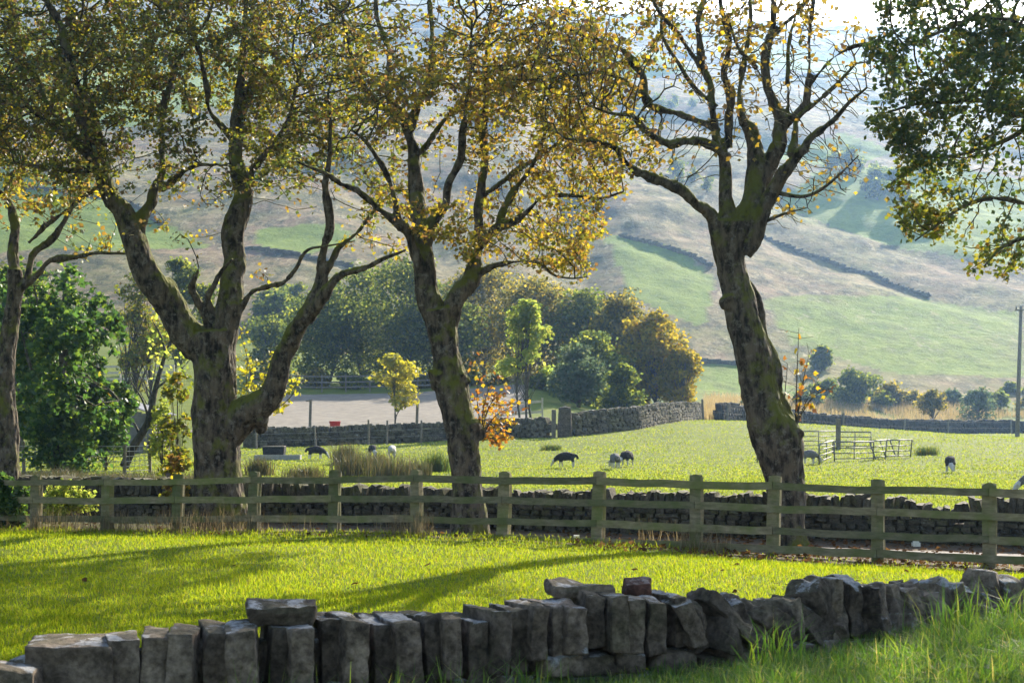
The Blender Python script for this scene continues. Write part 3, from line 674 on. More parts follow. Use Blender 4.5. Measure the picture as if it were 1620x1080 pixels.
TL = big_tree('sycamore_tree', 'massive dark mossy tree with forked trunk and low right-hand limb behind the fence', 'tree', 25.5, L_limbs, L_blobs, 11500, 101, ['leaf_olive', 'leaf_gold'],
         lambda x, y: (17. if y < 240 and x < 470 else 12.) if y < 300 else 5., .076, kill=.24, gap=-.12)
shoots(TL, 'shoots', 412, 668, 25.9, [(380, 520), (392, 570), (430, 560), (452, 590), (470, 600), (400, 610), (440, 640), (385, 640)], 'leaf_yellow', 620, .085, 5)
# --- the tree in the centre
C_limbs = [
    dict(pts=[(744, 862, 72), (742, 820, 60), (737, 750, 50), (731, 700, 54), (722, 655, 54), (711, 600, 52), (705, 560, 43), (700, 525, 46), (694, 490, 54)], burls=[(750, 678, 16), (694, 600, 14), (731, 596, 10)], gold=lambda x, y: np.clip((x-520)/300., 0, .75)+np.where(y > 300, .25, 0)),
    dict(pts=[(692, 510, 40), (682, 470, 38), (674, 425, 34), (668, 380, 30), (665, 320, 26), (656, 245, 22), (647, 190, 19), (622, 145, 15), (613, 95, 13), (600, 30, 10), (590, -60, 7)], dz=.5),
    dict(pts=[(678, 442, 26), (658, 400, 22), (644, 372, 20), (616, 350, 17), (592, 325, 15), (566, 302, 13), (540, 288, 11), (505, 265, 8), (470, 250, 5)], dz=-1.4),
    dict(pts=[(671, 392, 22), (685, 355, 19), (699, 330, 17), (714, 281, 14), (726, 240, 12), (731, 200, 10), (737, 140, 8), (744, 50, 6)], dz=-.8),
    dict(pts=[(650, 205, 16), (668, 140, 14), (677, 80, 12), (678, 20, 10), (682, -60, 7)], dz=1.2),
    dict(pts=[(634, 365, 12), (622, 320, 10), (612, 272, 9), (580, 222, 7), (556, 205, 5)], dz=-.8),
    dict(pts=[(702, 525, 34), (720, 492, 28), (736, 458, 26), (750, 428, 24), (755, 380, 19), (755, 335, 16), (764, 300, 14), (766, 258, 12), (763, 215, 10), (770, 120, 8), (776, 20, 6)], dz=.9),
    dict(pts=[(754, 400, 15), (776, 366, 13), (806, 348, 12), (852, 319, 10), (895, 309, 8), (943, 313, 6), (985, 303, 4)], dz=-1.2),
    dict(pts=[(752, 436, 13), (778, 420, 11), (820, 412, 9), (856, 417, 7), (884, 437, 5), (930, 440, 3)], dz=-1.4),
    dict(pts=[(790, 356, 9), (800, 320, 8), (837, 272, 7), (855, 235, 6), (862, 190, 4)], dz=.8),
    dict(pts=[(764, 310, 10), (800, 285, 8), (880, 225, 7), (925, 190, 5)], dz=1.3),
    dict(pts=[(655, 250, 12), (690, 215, 9), (720, 170, 7), (790, 130, 6), (840, 110, 4)], dz=1.8),
    dict(pts=[(648, 195, 11), (590, 150, 9), (560, 90, 8), (540, 20, 6)], dz=-1.3),
]
C_blobs = [(640, 110, 160, 150), (790, 130, 140, 150), (560, 190, 110, 100, .9), (880, 220, 105, 100, .9), (690, -90, 260, 160, .8), (840, 370, 140, 62, .9), (930, 395, 70, 55, .8), (720, 300, 110, 90, .8), (920, 120, 70, 110, .8),
           (840, 300, 90, 50, .8), (520, 120, 90, 150, .9), (850, 90, 110, 120, .9), (600, 300, 90, 60, .7), (930, 300, 80, 60, .8)]
TC = big_tree('sycamore_tree', 'mossy forked tree with dense golden crown in the middle of the row', 'tree', 23.6, C_limbs, C_blobs, 9500, 202, ['leaf_olive', 'leaf_gold'],
         lambda x, y: 13.5 if y < 240 and x < 760 else 10., .076, kill=.24, gap=-.12)
shoots(TC, 'shoots', 762, 690, 23.75, [(748, 570), (762, 590), (776, 606), (798, 614), (816, 640), (794, 652), (784, 668), (806, 690), (792, 702)], 'leaf_orange', 470, .085, 6)
# --- the bare-limbed tree on the right
R_limbs = [
    dict(pts=[(1248, 878, 74), (1246, 840, 62), (1243, 780, 58), (1238, 735, 66), (1228, 690, 78), (1210, 650, 62), (1197, 600, 60), (1188, 550, 58), (1176, 500, 52), (1164, 455, 47), (1156, 412, 46), (1152, 385, 52), (1152, 350, 60)], burls=[(1252, 692, 13), (1150, 480, 10)], gold=lambda x, y: np.where(x < 1080, .6, .35)),
    dict(pts=[(1250, 690, 34), (1238, 640, 26), (1228, 590, 24), (1217, 545, 20), (1205, 505, 15), (1190, 462, 12), (1182, 446, 9)], dz=.25),
    dict(pts=[(1138, 385, 24), (1128, 345, 22), (1112, 322, 18), (1078, 302, 15), (1032, 281, 14), (992, 258, 12), (977, 240, 10), (947, 229, 8), (899, 218, 5)], dz=-1.2, slim=1.25),
    dict(pts=[(1150, 370, 36), (1149, 318, 28), (1149, 265, 23), (1136, 207, 18), (1134, 163, 16), (1118, 104, 15), (1108, 50, 13), (1116, -10, 10), (1120, -90, 7)], dz=.6),
    dict(pts=[(1152, 250, 17), (1117, 226, 15), (1080, 221, 13), (1056, 221, 13), (1018, 200, 10), (1001, 181, 8), (972, 178, 6), (930, 165, 4)], dz=-1.5, slim=1.25),
    dict(pts=[(1140, 210, 15), (1104, 189, 13), (1080, 180, 12), (1022, 155, 11), (1006, 111, 9), (978, 78, 8), (925, 59, 6), (868, 49, 4)], dz=.9, slim=1.25),
    dict(pts=[(1030, 162, 9), (1016, 147, 8), (984, 129, 7), (947, 118, 6), (891, 122, 5), (800, 127, 3)], dz=-.8, slim=1.25),
    dict(pts=[(1152, 235, 16), (1158, 167, 14), (1148, 122, 12), (1152, 60, 10), (1140, 0, 8), (1135, -80, 5)], dz=-.9),
    dict(pts=[(1165, 372, 44), (1180, 335, 38), (1197, 285, 32), (1202, 255, 28), (1192, 207, 20), (1178, 185, 15), (1170, 120, 11), (1185, 40, 9), (1190, -60, 6)], dz=1.0),
    dict(pts=[(1200, 290, 30), (1224, 252, 26), (1239, 192, 23), (1222, 137, 19), (1217, 93, 17), (1221, 37, 14), (1230, -20, 11), (1240, -100, 8)], dz=.2),
    dict(pts=[(1238, 200, 18), (1272, 163, 15), (1283, 124, 13), (1280, 74, 11), (1288, 18, 9), (1300, -70, 6)], dz=-.9),
    dict(pts=[(1282, 132, 11), (1317, 96, 10), (1346, 78, 8), (1378, 68, 6), (1420, 50, 4)], dz=-.6),
    dict(pts=[(1176, 400, 30), (1192, 375, 26), (1209, 330, 22), (1239, 266, 19), (1262, 236, 16), (1287, 211, 14), (1324, 185, 10), (1348, 156, 8), (1372, 138, 5)], dz=-.7),
    dict(pts=[(1250, 246, 13), (1262, 205, 12), (1272, 178, 11), (1302, 155, 9), (1332, 130, 7), (1356, 102, 5)], dz=.8),
    dict(pts=[(1222, 303, 9), (1250, 308, 7), (1280, 306, 6), (1317, 285, 5), (1361, 244, 1.5)], dz=-.6),
    dict(pts=[(1206, 352, 7), (1240, 338, 5), (1276, 328, 1.5)], dz=-.4),
    dict(pts=[(1112, 112, 11), (1080, 60, 9), (1040, 20, 7), (1010, -40, 5)], dz=-.9),
    dict(pts=[(1221, 60, 11), (1250, 30, 9), (1290, -10, 7), (1330, -60, 5)], dz=.9),
    dict(pts=[(1137, 170, 9), (1095, 130, 8), (1050, 60, 6), (1045, 10, 4)], dz=.5),
    dict(pts=[(1225, 150, 10), (1190, 100, 8), (1165, 75, 6), (1150, 20, 4)], dz=-.6),
    dict(pts=[(1244, 190, 9), (1250, 120, 8), (1246, 60, 6), (1262, 10, 4)], dz=.6),
]
R_blobs = [(930, 80, 135, 95, 1.5), (870, 150, 90, 80, .8), (1110, 50, 110, 110, 1.2), (1230, 70, 100, 130, 1.1), (1340, 110, 60, 100, 1.0), (990, 225, 100, 65, 1.3), (1310, 275, 62, 48, 4.0), (1150, -110, 240, 120, .7), (1060, 260, 50, 40, .4), (900, 190, 60, 60, .5), (1250, 335, 50, 28, 3.0), (1170, 200, 90, 70, .5)]
def r_leaf(x, y):
    if x < 1040: return 4.2
    if y < 70: return 1.6
    if y > 225 and x > 1200: return .5
    return 1.0 if x < 1200 else .55
TR = big_tree('sycamore_tree', 'leaning twisted tree with nearly bare crooked limbs, right of the fence middle', 'tree', 21.9, R_limbs, R_blobs, 11500, 303, ['leaf_amber', 'leaf_gold'], r_leaf, .082, voxel=.020, step=.15, kill=.23)
shoots(TR, 'shoots', 1258, 672, 21.8, [(1264, 518), (1246, 575), (1280, 560), (1272, 600), (1300, 585), (1322, 612)], 'leaf_orange', 60, .11, 7)
# --- the slim tree at the left edge
LL_limbs = [
    dict(pts=[(8, 790, 52), (8, 735, 44), (9, 690, 40), (6, 640, 36), (8, 585, 30), (16, 520, 28), (24, 470, 26), (24, 425, 26)], gold=lambda x, y: np.where(y > 280, .6, .1)),
    dict(pts=[(24, 440, 22), (25, 385, 18), (24, 330, 15), (18, 285, 12), (45, 255, 9), (60, 200, 7)], dz=.6),
    dict(pts=[(25, 470, 18), (40, 445, 15), (57, 432, 13), (80, 416, 11), (122, 408, 9), (167, 397, 7), (205, 402, 5)], dz=-.8),
    dict(pts=[(42, 446, 15), (48, 415, 13), (56, 400, 12), (82, 378, 9), (122, 322, 7), (159, 294, 5)], dz=.5),
    dict(pts=[(44, 385, 9), (85, 346, 8), (122, 322, 7), (159, 297, 5), (190, 270, 3)], dz=-.9),
    dict(pts=[(22, 330, 10), (0, 300, 8), (-40, 280, 6)], dz=-.5),
]
big_tree('sycamore_tree', 'slim tree with sunlit trunk edge at the left end of the row', 'tree', 29.0, LL_limbs, [(60, 300, 110, 60), (-30, 220, 110, 120), (150, 340, 70, 45, .7), (170, 395, 60, 30, .5), (60, 200, 120, 100, .8)], 900, 404,
         ['leaf_olive', 'leaf_gold'], lambda x, y: 5.0, .11)
# --- the leafy tree reaching in from the right
O_limbs = [
    dict(pts=[(1835, 905, 62), (1830, 780, 50), (1822, 640, 46), (1815, 520, 44), (1805, 430, 42), (1790, 330, 38)], gold=lambda x, y: np.clip((y-120)/320., .0, .6)),
    dict(pts=[(1808, 450, 28), (1740, 380, 22), (1680, 345, 17), (1620, 322, 13), (1560, 312, 10), (1500, 335, 7), (1450, 380, 4)], dz=-.7),
    dict(pts=[(1790, 340, 30), (1740, 250, 24), (1670, 200, 19), (1600, 175, 14), (1530, 160, 10), (1450, 165, 7), (1390, 180, 4)], dz=.4),
    dict(pts=[(1790, 340, 26), (1770, 220, 22), (1710, 110, 18), (1640, 50, 14), (1560, 30, 10), (1460, 60, 7), (1400, 90, 4)], dz=-.7),
    dict(pts=[(1790, 340, 28), (1810, 200, 24), (1790, 60, 18), (1740, -40, 12), (1700, -140, 8)], dz=.6),
    dict(pts=[(1680, 345, 12), (1630, 370, 9), (1590, 390, 7), (1560, 420, 4)], dz=-.9),
    dict(pts=[(1800, 260, 20), (1880, 150, 16), (1950, 60, 10)], dz=.3),
    dict(pts=[(1640, 190, 11), (1580, 225, 8), (1500, 250, 6), (1430, 240, 4)], dz=-1.0),
]
O_blobs = [(1460, 80, 95, 110, 1.2), (1560, 110, 120, 130, 1.2), (1670, 150, 130, 170, .9), (1430, 190, 60, 80, 1.0), (1520, 250, 100, 70, 1.1), (1590, 330, 70, 70, 1.0), (1485, 350, 70, 45, 1.0), (1580, 405, 60, 45, 1.0), (1440, 300, 50, 60, .8), (1530, -60, 170, 100, .8), (1760, -80, 200, 160, .9), (1860, 150, 170, 220, .9), (1700, 350, 80, 80, .6), (1780, -300, 260, 180, .8), (1980, -120, 200, 220, .7)]  # crown blobs off the right edge are unseen, added to shade the near wall
big_tree('sycamore_tree', 'dense dark green tree overhanging from beyond the right edge', 'tree', 19.5, O_limbs, O_blobs, 7000, 505, ['leaf_green', 'leaf_yellow_green'], lambda x, y: (17. if y < 230 else 12.5) if x < 1660 else 12.0, .078, dz_blob=1.6, step=.17, kill=.25, gap=-.15)

# ------------------------------------------------------------------ the timber fence
FP = [(-70, None), (55, None), (167, None), (279, None), (400, None), (527, None), (657, None), (796, None), (945, None), (1100, None), (1223, None), (1388, None), (1565, None), (1760, None)]
def fence_xy(px):
    u = (px-CX)/F; d = 20.7/(1+.41*u); return u*d, d
def rail_z(px): return float(np.interp(px, [-70, 0, 170, 400, 657, 945, 1391, 1620, 1800], [.59, .60, .63, .72, .79, .80, .76, .74, .73]))
yaw_f = math.atan(-.41)
fx, fy = fence_xy(657); FN = empty('timber_fence', (fx, fy, gz(fx, fy)), label='weathered green-stained post and rail fence crossing the paddock edge', cat='fence')
nrm = np.array([.41, 1.0])/math.hypot(.41, 1.0)
for k, (px_, _) in enumerate(FP):
    x, y = fence_xy(px_); zt = rail_z(px_)+.115+R.uniform(-.015, .02); zb = gz(x, y)-.3; mb = MB()
    hh = zt-zb; w = .165; tl = (R.uniform(-.03, .05), R.uniform(-.02, .02))
    u, f = cube_grid(3); v = u.copy(); v = v*(1-.05*(np.abs(u).sum(1, keepdims=True) > 2.9)); v = v*np.array([w/2, .065, hh/2]); v[:, 2] -= (v[:, 2] > hh*.45)*(v[:, 1]*.25+.012*R.random()); v[:, 0] += v[:, 2]*tl[0]; v[:, 1] += v[:, 2]*tl[1]
    v[:, :2] += .006*R.normal(size=(len(v), 2))
    mb.add(rot(v, yaw_f)+np.array([x+nrm[0]*.05, y+nrm[1]*.05, (zt+zb)/2]), f); mb.obj('post', M['wood'], FN, smooth=False)
for ri, off in enumerate([0, -.295, -.60, -.845]):
    k = 0 if ri % 2 == 0 else -1
    while k < len(FP)-1:
        a, b = max(k, 0), min(k+2, len(FP)-1); k += 2
        if a == b: continue
        L = []
        for t in np.linspace(0, 1, 9):
            px_ = FP[a][0]+(FP[b][0]-FP[a][0])*t; x, y = fence_xy(px_); L.append((x-nrm[0]*.035, y-nrm[1]*.035, rail_z(px_)+off-(.018*math.sin(t*math.pi)*R.uniform(.2, 1))+R.uniform(-.006, .006)))
        L = np.array(L); e = (L[-1]-L[0]); e /= np.linalg.norm(e); L[0] += e*.004; L[-1] -= e*.004; hr = .05+R.uniform(-.004, .004)
        prof = np.array([(-.019, -hr), (.019, -hr), (.019, hr*.93), (-.019, hr)])
        V = L[:, None]+np.stack([prof[:, 0]*nrm[0], prof[:, 0]*nrm[1], prof[:, 1]], -1)[None]
        i = np.arange(8)[:, None]*4; j = np.arange(4)[None]; j2 = (j+1) % 4
        mb = MB(); mb.add(V, np.stack([i+j, i+j2, i+4+j2, i+4+j], -1).reshape(-1, 4), np.array([[3, 2, 1, 0]]), 32+np.array([[0, 1, 2, 3]])); mb.obj('rail', M['wood'], FN, smooth=False)

# ------------------------------------------------------------------ dry stone walls
def polyline(pts, step):
    p = np.array(pts, float); d = np.concatenate([[0], np.cumsum(np.linalg.norm(np.diff(p, axis=0), axis=1))]); s = np.arange(0, d[-1], step)
    x = np.interp(s, d, p[:, 0]); y = np.interp(s, d, p[:, 1]); a = np.arctan2(np.gradient(y), np.gradient(x)); return x, y, a
def wall_courses(mb, pts, z0, top, ch, sl, th, seed, noise_top=.0):
    """rough courses of stones from z0(x,y) up to top(x,y), both faces, with rubble hearting inside"""
    r = np.random.default_rng(seed); x, y, a = polyline(pts, sl)
    H = top(x, y)-z0(x, y); nc = int(np.max(H)/ch)+1
    for side in (-1, 1):
        C, D, YW = [], [], []
        for c in range(nc):
            xs_, ys_, as_ = polyline(pts, sl*r.uniform(.9, 1.1)); off = r.uniform(0, sl); ln = r.uniform(.55, 1.1, len(xs_))*sl
            zb = z0(xs_, ys_); zt = top(xs_, ys_)+noise_top*r.normal(size=len(xs_)); z = zb+(c+.5)*ch; k = z < zt+ch*.1
            bt = th/2*(1-.25*(c/nc))
            C.append(np.stack([xs_+np.cos(as_)*off-np.sin(as_)*side*bt*.8, ys_+np.sin(as_)*off+np.cos(as_)*side*bt*.8, z+r.normal(0, ch*.08, len(xs_))], 1)[k])
            D.append(np.stack([ln, np.full(len(xs_), th*.42)*r.uniform(.8, 1.2, len(xs_)), ch*r.uniform(.75, 1.08, len(xs_))], 1)[k]); YW.append(as_[k]+r.normal(0, .06, k.sum()))
        stones(mb, np.vstack(C), np.vstack(D), np.concatenate(YW), seed+side, .22, .13)
    k = np.arange(len(x)); D = np.stack([np.full(len(x), sl*1.3), np.full(len(x), th*.5), np.maximum(H*.9, .05)], 1)
    stones(mb, np.stack([x, y, z0(x, y)+H*.45], 1), D, a, seed+7, .05, .03)
def wall_coping(mb, pts, top, w, h, th, seed, lean=.25):
    r = np.random.default_rng(seed); x, y, a = polyline(pts, w)
    n = len(x); hh = h*r.uniform(.8, 1.2, n)
    stones(mb, np.stack([x, y, top(x, y)+hh*.30], 1), np.stack([w*r.uniform(.85, 1.3, n), th*r.uniform(.8, 1.1, n), hh], 1), a+r.normal(0, .15, n), seed, .3, .14, tilt=r.normal(0, lean, n))
gzf = lambda x, y: G(x, y)-.08
# lane wall
lp = [(x, float(fence_y(x))+4.35) for x in np.linspace(-13, 15, 40)]
ltop = lambda x, y: np.interp(x, [-13, -6, -2, 1, 6.2, 6.5, 6.9, 7.2, 15], [.20, .22, .19, .18, .20, .08, .06, .22, .22])+.03*n2(x, y, .6, 9, 2)
LW = empty('lane_wall', (0, float(fence_y(0))+4.35, gz(0, fence_y(0)+4.35)), label='low dark drystone wall behind the timber fence, edging the field', cat='stone wall')
mb = MB(); wall_courses(mb, lp, lambda x, y: G(x, y)*0-.33, lambda x, y: ltop(x, y)-.03, .085, .2, .42, 31, .0); mb.obj('courses', M['wall_dark'], LW, smooth=False)
mb = MB(); wall_coping(mb, lp, lambda x, y: ltop(x, y)+.01, .10, .30, .36, 32, .18); mb.obj('coping', M['wall_dark'], LW, smooth=False)
# field wall with the gate gap
f1 = MW[:3]+[(1.9, 74.6)]; f2 = [(3.15, 74.6), (6.7, 78.5), (10.0, 88.), (12.9, 100.), (14.8, 112.)]
WM = empty('field_wall', (-2.5, 77, gz(-2.5, 77)), label='sunlit drystone wall with upright cope stones behind the grazing sheep', cat='stone wall')
for k, pl in enumerate((f1, f2)):
    tp = lambda x, y: G(x, np.minimum(y, np.interp(x, [m[0] for m in MW], [m[1] for m in MW])))+(.78 if k == 0 else .95)+.1*n2(x, y, .4, 19, 2)
    mb = MB(); wall_courses(mb, pl, gzf, tp, .16, .42, .55, 41+k, .03); mb.obj('courses', M['wall_field'], WM, smooth=False)
    mb = MB(); wall_coping(mb, pl, tp, .19, .32, .45, 51+k, .2); mb.obj('coping', M['wall_field'], WM, smooth=False)
# far wall
fw = [(15.4, 106.), (17.4, 110.), (24, 122.), (34, 134.), (46, 146.), (62, 156.)]
WF = empty('boundary_wall', (24, 122, gz(24, 122)), label='ragged dark drystone wall along the far edge of the sheep field', cat='stone wall')
tp = lambda x, y: G(x, y)+.95+.18*n2(x, y, .25, 29, 2)
mb = MB(); wall_courses(mb, fw, gzf, tp, .22, .6, .6, 61, .05); mb.obj('courses', M['wall_far'], WF, smooth=False)
mb = MB(); wall_coping(mb, fw, tp, .42, .55, .5, 62, .4); mb.obj('coping', M['wall_far'], WF, smooth=False)

# ------------------------------------------------------------------ the near wall
def nw_pt(px):
    u = (px-CX)/F; ds = np.linspace(5.5, 16, 2000); k = int(np.argmin(np.abs(ds-near_wall_y(u*ds)))); return u*ds[k], ds[k]
TOPS = [(-40, 1055), (0, 1050), (35, 1020), (165, 1010), (265, 1003), (360, 994), (450, 989), (540, 976), (650, 974), (760, 968), (830, 955), (900, 946), (985, 942), (1055, 942), (1100, 948), (1180, 935), (1300, 925), (1400, 918), (1470, 918), (1560, 905), (1620, 905), (1720, 900)]
tops_x, tops_y = zip(*TOPS)
x, y = nw_pt(700); NWT = empty('near_wall', (x, y, gz(x, y)), label='tumbledown gritstone wall topped with upright cope stones in the foreground', cat='stone wall')
def cope(px0, px1, hpx, tilt=0., th=.40, n=10, rnd=.13, amp=.022, seed=0, dy=0., taper=0., top=None, back=0., yawj=0.):
    pc = (px0+px1)/2; x, y = nw_pt(pc); y += back; d = y; ty = top if top is not None else float(np.interp(pc, tops_x, tops_y))+dy
    w = (px1-px0)/F*d; h = hpx/F*d; zt = EYE-(ty-HY)/F*d
    yaw = math.atan(float((near_wall_y(x+.2)-near_wall_y(x-.2))/.4))
    mb = MB(); rock(mb, (x, y+th*.2, zt-h/2), (w, th, h), yaw+yawj, 0, tilt, n, rnd, amp, seed, taper); mb.obj('cope_stone', M['coping'], NWT)
px_ = 165.; k = 0
cope(36, 163, 105, 0, .55, 24, .05, .022, 900)
W_ = [50, 46, 50, 45, 52, 42, 40, 38, 42, 34, 44, 35, 33, 36, 31, 33, 29, 30, 35, 34, 32, 33, 31, 27]
while px_ < 1055 and k < len(W_):
    w = W_[k]; cope(px_+1.6, px_+w-1.6, R.uniform(92, 108) if px_ < 800 else R.uniform(78, 90), R.uniform(-.035, .035), .40+R.uniform(-.03, .05), 20, .075, .014, 910+k, R.uniform(-6, 7), back=(.05 if k % 2 else -.03)+R.uniform(-.04, .04), yawj=R.uniform(-.10, .10)); px_ += w; k += 1
#print('copes to', px_)
# tumbled stretch: (px0, px1, height px, tilt, extra top offset, taper)
TB = [(1050, 1085, 80, -.6, -12, .1), (1078, 1108, 70, -.2, 6, .2), (1100, 1150, 85, -.5, -16, .45), (1112, 1145, 62, .2, 22, .2), (1150, 1190, 100, -.42, -10, .35), (1186, 1235, 60, -.9, 12, .3), (1215, 1252, 58, -.3, 18, .2),
      (1236, 1290, 72, -.75, 4, .2), (1262, 1308, 92, -.5, -4, .2), (1290, 1325, 96, -.25, -8, .15), (1318, 1345, 92, -.1, -10, .1), (1336, 1362, 86, -.05, -8, .1), (1358, 1376, 66, .05, 4, .2), (1370, 1412, 92, .12, -12, .35), (1402, 1436, 78, -.35, 0, .2),
      (1415, 1452, 66, .1, -10, .4), (1440, 1486, 82, -.4, 0, .3), (1482, 1512, 64, -.3, -2, .2), (1505, 1540, 58, -.2, 2, .3), (1532, 1570, 74, -.12, -10, .5), (1552, 1600, 60, -.1, 8, .15), (1590, 1640, 56, -.4, -2, .1), (1635, 1690, 60, -.2, 0, .2), (1680, 1740, 60, .2, 0, .2)]
for k, (a, b, h, t, dy, tpr) in enumerate(TB):
    m_ = (a+b)/2; a, b = m_+(a-m_)*.82, m_+(b-m_)*.82; t = t+R.uniform(-.2, .2)
    cope(a, b, h*.92, t, R.uniform(.34, .55), 20, .12, .04, 950+k, dy+12+R.uniform(-10, 8), tpr, yawj=R.uniform(-.3, .3))
for k in range(26):
    a = R.uniform(1060, 1620); cope(a, a+R.uniform(22, 46), R.uniform(34, 60), R.uniform(-.9, .9), .35, 9, .3, .05, 980+k, R.uniform(22, 50), .25, back=R.uniform(-.12, .3), yawj=R.uniform(-.7, .7))
mb = MB(); r = np.random.default_rng(77)
for px_ in np.arange(-60, 1060, 30):
    x, y = nw_pt(px_); zt = EYE-(float(np.interp(px_, tops_x, tops_y))-HY)/F*y
    rock(mb, (x, y+.17, zt-.20), (.17, .16, .22), .3*r.normal(), n=5, rnd=.3, amp=.02, seed=1300+int(px_))
for c in range(4):
    for px_ in np.arange(-80, 1760, 62):
        pc = px_+r.uniform(-20, 20)+c*30; x, y = nw_pt(pc); ty = float(np.interp(pc, tops_x, tops_y)); zt = EYE-(ty+(98 if pc < 820 else 84)-HY)/F*y
        rock(mb, (x, y+.10, zt-.07-.12*c), (r.uniform(.16, .30), .42, .125), math.atan(float((near_wall_y(x+.2)-near_wall_y(x-.2))/.4)), n=7, rnd=.2, amp=.018, seed=1000+int(px_)+c)
mb.obj('courses', M['coping'], NWT)
def loose(label, px0, px1, y0, y1, d, depth, mat, seed, tilt=0., yaw=.3, taper=0., amp=.02):
    w = (px1-px0)/F*d*.93; h = (y1-y0)/F*d*.88; c = P((px0+px1)/2, (y0+y1)/2, d+depth*.15); o = MB(); rock(o, c, (w, depth, h), yaw, 0, tilt, 18, .2, amp, seed, taper)
    b = o.obj('loose_stone', M[mat], origin=(c.x, c.y, c.z-h/2)); return tag(b, label, 'stone', 'loose stones lying on the near wall')
loose('flat wedge-shaped grey stone lying on the wall near its left end', 394, 494, 953, 989, 7.95, .34, 'coping', 3, 0, .15, -.18, .022)
loose('long flat stone with white lichen lying on the middle of the wall', 865, 970, 919, 944, 8.75, .26, 'coping', 5, .05, .25, 0, .02)
loose('short dark reddish stone block beside the white-patched flat stone', 983, 1030, 917, 943, 8.85, .24, 'coping_red', 8, .04, .2, 0, .015)
loose('low grey stone on the grass at the wall end, cut by the left edge', -40, 74, 1052, 1120, 7.2, .4, 'coping', 12, .1, .2, .2, .03)

# ------------------------------------------------------------------ middle-distance trees
def bushy_tree(name, label, px, ytop, width, d, leaf, nleaf, size, seed, hbot=None, group=None, clumps=46, trunk_r=.16, shape='round', stems=1, shadeless=False, cat='tree', loose_=.55):
    r = np.random.default_rng(seed); x, y = (px-CX)/F*d, d; z0 = gz(x, y); top = EYE-(ytop-HY)/F*d; H = max(top-z0, .5); W = width/F*d
    T = empty(name, (x, y, z0), label=label, cat=cat, group=group)
    zb = z0+(H*.04 if hbot is None else hbot*H)
    wood = MB(); lf = MB(); cl = []
    for k in range(clumps):
        t = r.random()**.8; zc = zb+(top-zb)*(.08+.84*t)
        prof = {'round': math.sqrt(max(.05, 1-(2*t-.85)**2*.75)), 'cone': (1-t)**.7+.12, 'bush': math.sqrt(max(.05, 1-t**2)), 'column': .8-.3*t}[shape]
        a = r.uniform(0, 2*np.pi); q = math.sqrt(r.random())*.78*prof*W/2
        rad = (.085+.13*r.random()**1.5)*min(W, (top-zb)*1.1)*(.75+.4*prof)
        cl.append((np.array([x+math.cos(a)*q, y+math.sin(a)*q*.8, zc]), rad))
    cl.append((np.array([x+r.normal(0, .06*W), y, top-.10*(top-zb)]), .11*W))
    for s in range(stems):
        bx = x+(s-(stems-1)/2)*.28*W/max(1, stems); c0 = np.array([bx, y, z0-.15]); ct = np.array([x+r.normal(0, .05*W), y, zb+.55*(top-zb)])
        c = smooth_path(np.array([c0, (c0+ct)/2+r.normal(0, .03*H, 3)*[1, 1, 0], ct]), .4); tube(wood, c, np.linspace(trunk_r, trunk_r*.35, len(c)), 7)
        for ce, rad in cl:
            k = int(np.clip((ce[2]-z0)/H*.7*len(c), 1, len(c)-1)); tube(wood, np.array([c[k], (c[k]+ce)/2+[0, 0, -.08*rad], ce]), [trunk_r*.35, trunk_r*.22, trunk_r*.08], 4, caps=False)
    wgt = np.array([rd**2 for _, rd in cl]); cnt = (nleaf*wgt/wgt.sum()).astype(int)
    for (ce, rad), n in zip(cl, cnt):
        u = r.normal(size=(n, 3)); u /= np.linalg.norm(u, axis=1, keepdims=True); e = fbm(u*1.6+ce, seed, 2)
        rr = rad*(1+.8*e)*(loose_+(1-loose_)*r.random(n)**.5)
        pts = ce+u*rr[:, None]*np.array([1.15, 1.0, .85]); leaves(lf, pts, r.uniform(.65, 1.2, n)*size, seed+len(lf.v), DIAM, .25, 0, u, .8)
    wood.obj('trunk', M['bark_far'], T); lf.obj('crown', M[leaf], T, smooth=False)
    return T
WD = 'trees of the wood beyond the arena'
bushy_tree('broadleaf_tree', 'dark green tree at the left end of the wood, seen between two trunks', 520, 458, 170, 122, 'leaf_wood', 9500, .30, 1, group=WD)
bushy_tree('broadleaf_tree', 'tall grey-green tree standing behind the small yellow tree', 575, 425, 190, 126, 'leaf_wood', 9500, .30, 2, group=WD)
bushy_tree('broadleaf_tree', 'tall dark tree directly left of the central trunk', 645, 408, 180, 120, 'leaf_wood', 9500, .30, 3, group=WD)
bushy_tree('broadleaf_tree', 'olive-brown tree directly right of the central trunk', 765, 422, 180, 124, 'leaf_brown', 9500, .30, 4, group=WD)
bushy_tree('broadleaf_tree', 'broad olive tree rising behind the pale slender ash', 850, 432, 180, 118, 'leaf_brown', 9500, .30, 5, group=WD)
bushy_tree('broadleaf_tree', 'deep green tree between the pale ash and the golden end of the wood', 925, 452, 165, 116, 'leaf_wood', 9500, .30, 6, group=WD)
bushy_tree('broadleaf_tree', 'yellowing green tree beside the golden tree', 985, 466, 140, 112, 'leaf_brown', 9500, .30, 7, group=WD)
bushy_tree('broadleaf_tree', 'golden autumn tree at the right end of the wood', 1040, 492, 130, 108, 'leaf_sungold', 8000, .30, 8, group=WD, hbot=.2)
bushy_tree('broadleaf_tree', 'dark low tree in the gap under the central crown', 705, 470, 150, 118, 'leaf_wood', 9500, .30, 9, group=WD)
bushy_tree('broadleaf_tree', 'low golden tree sloping down at the very right end of the wood', 1078, 548, 74, 106, 'leaf_sungold', 4200, .26, 51, hbot=.04, group=WD)
bushy_tree('broadleaf_tree', 'olive tree filling the gap between the yellowing tree and the golden one', 1008, 505, 100, 109, 'leaf_brown', 6000, .28, 52, hbot=.02, group=WD)
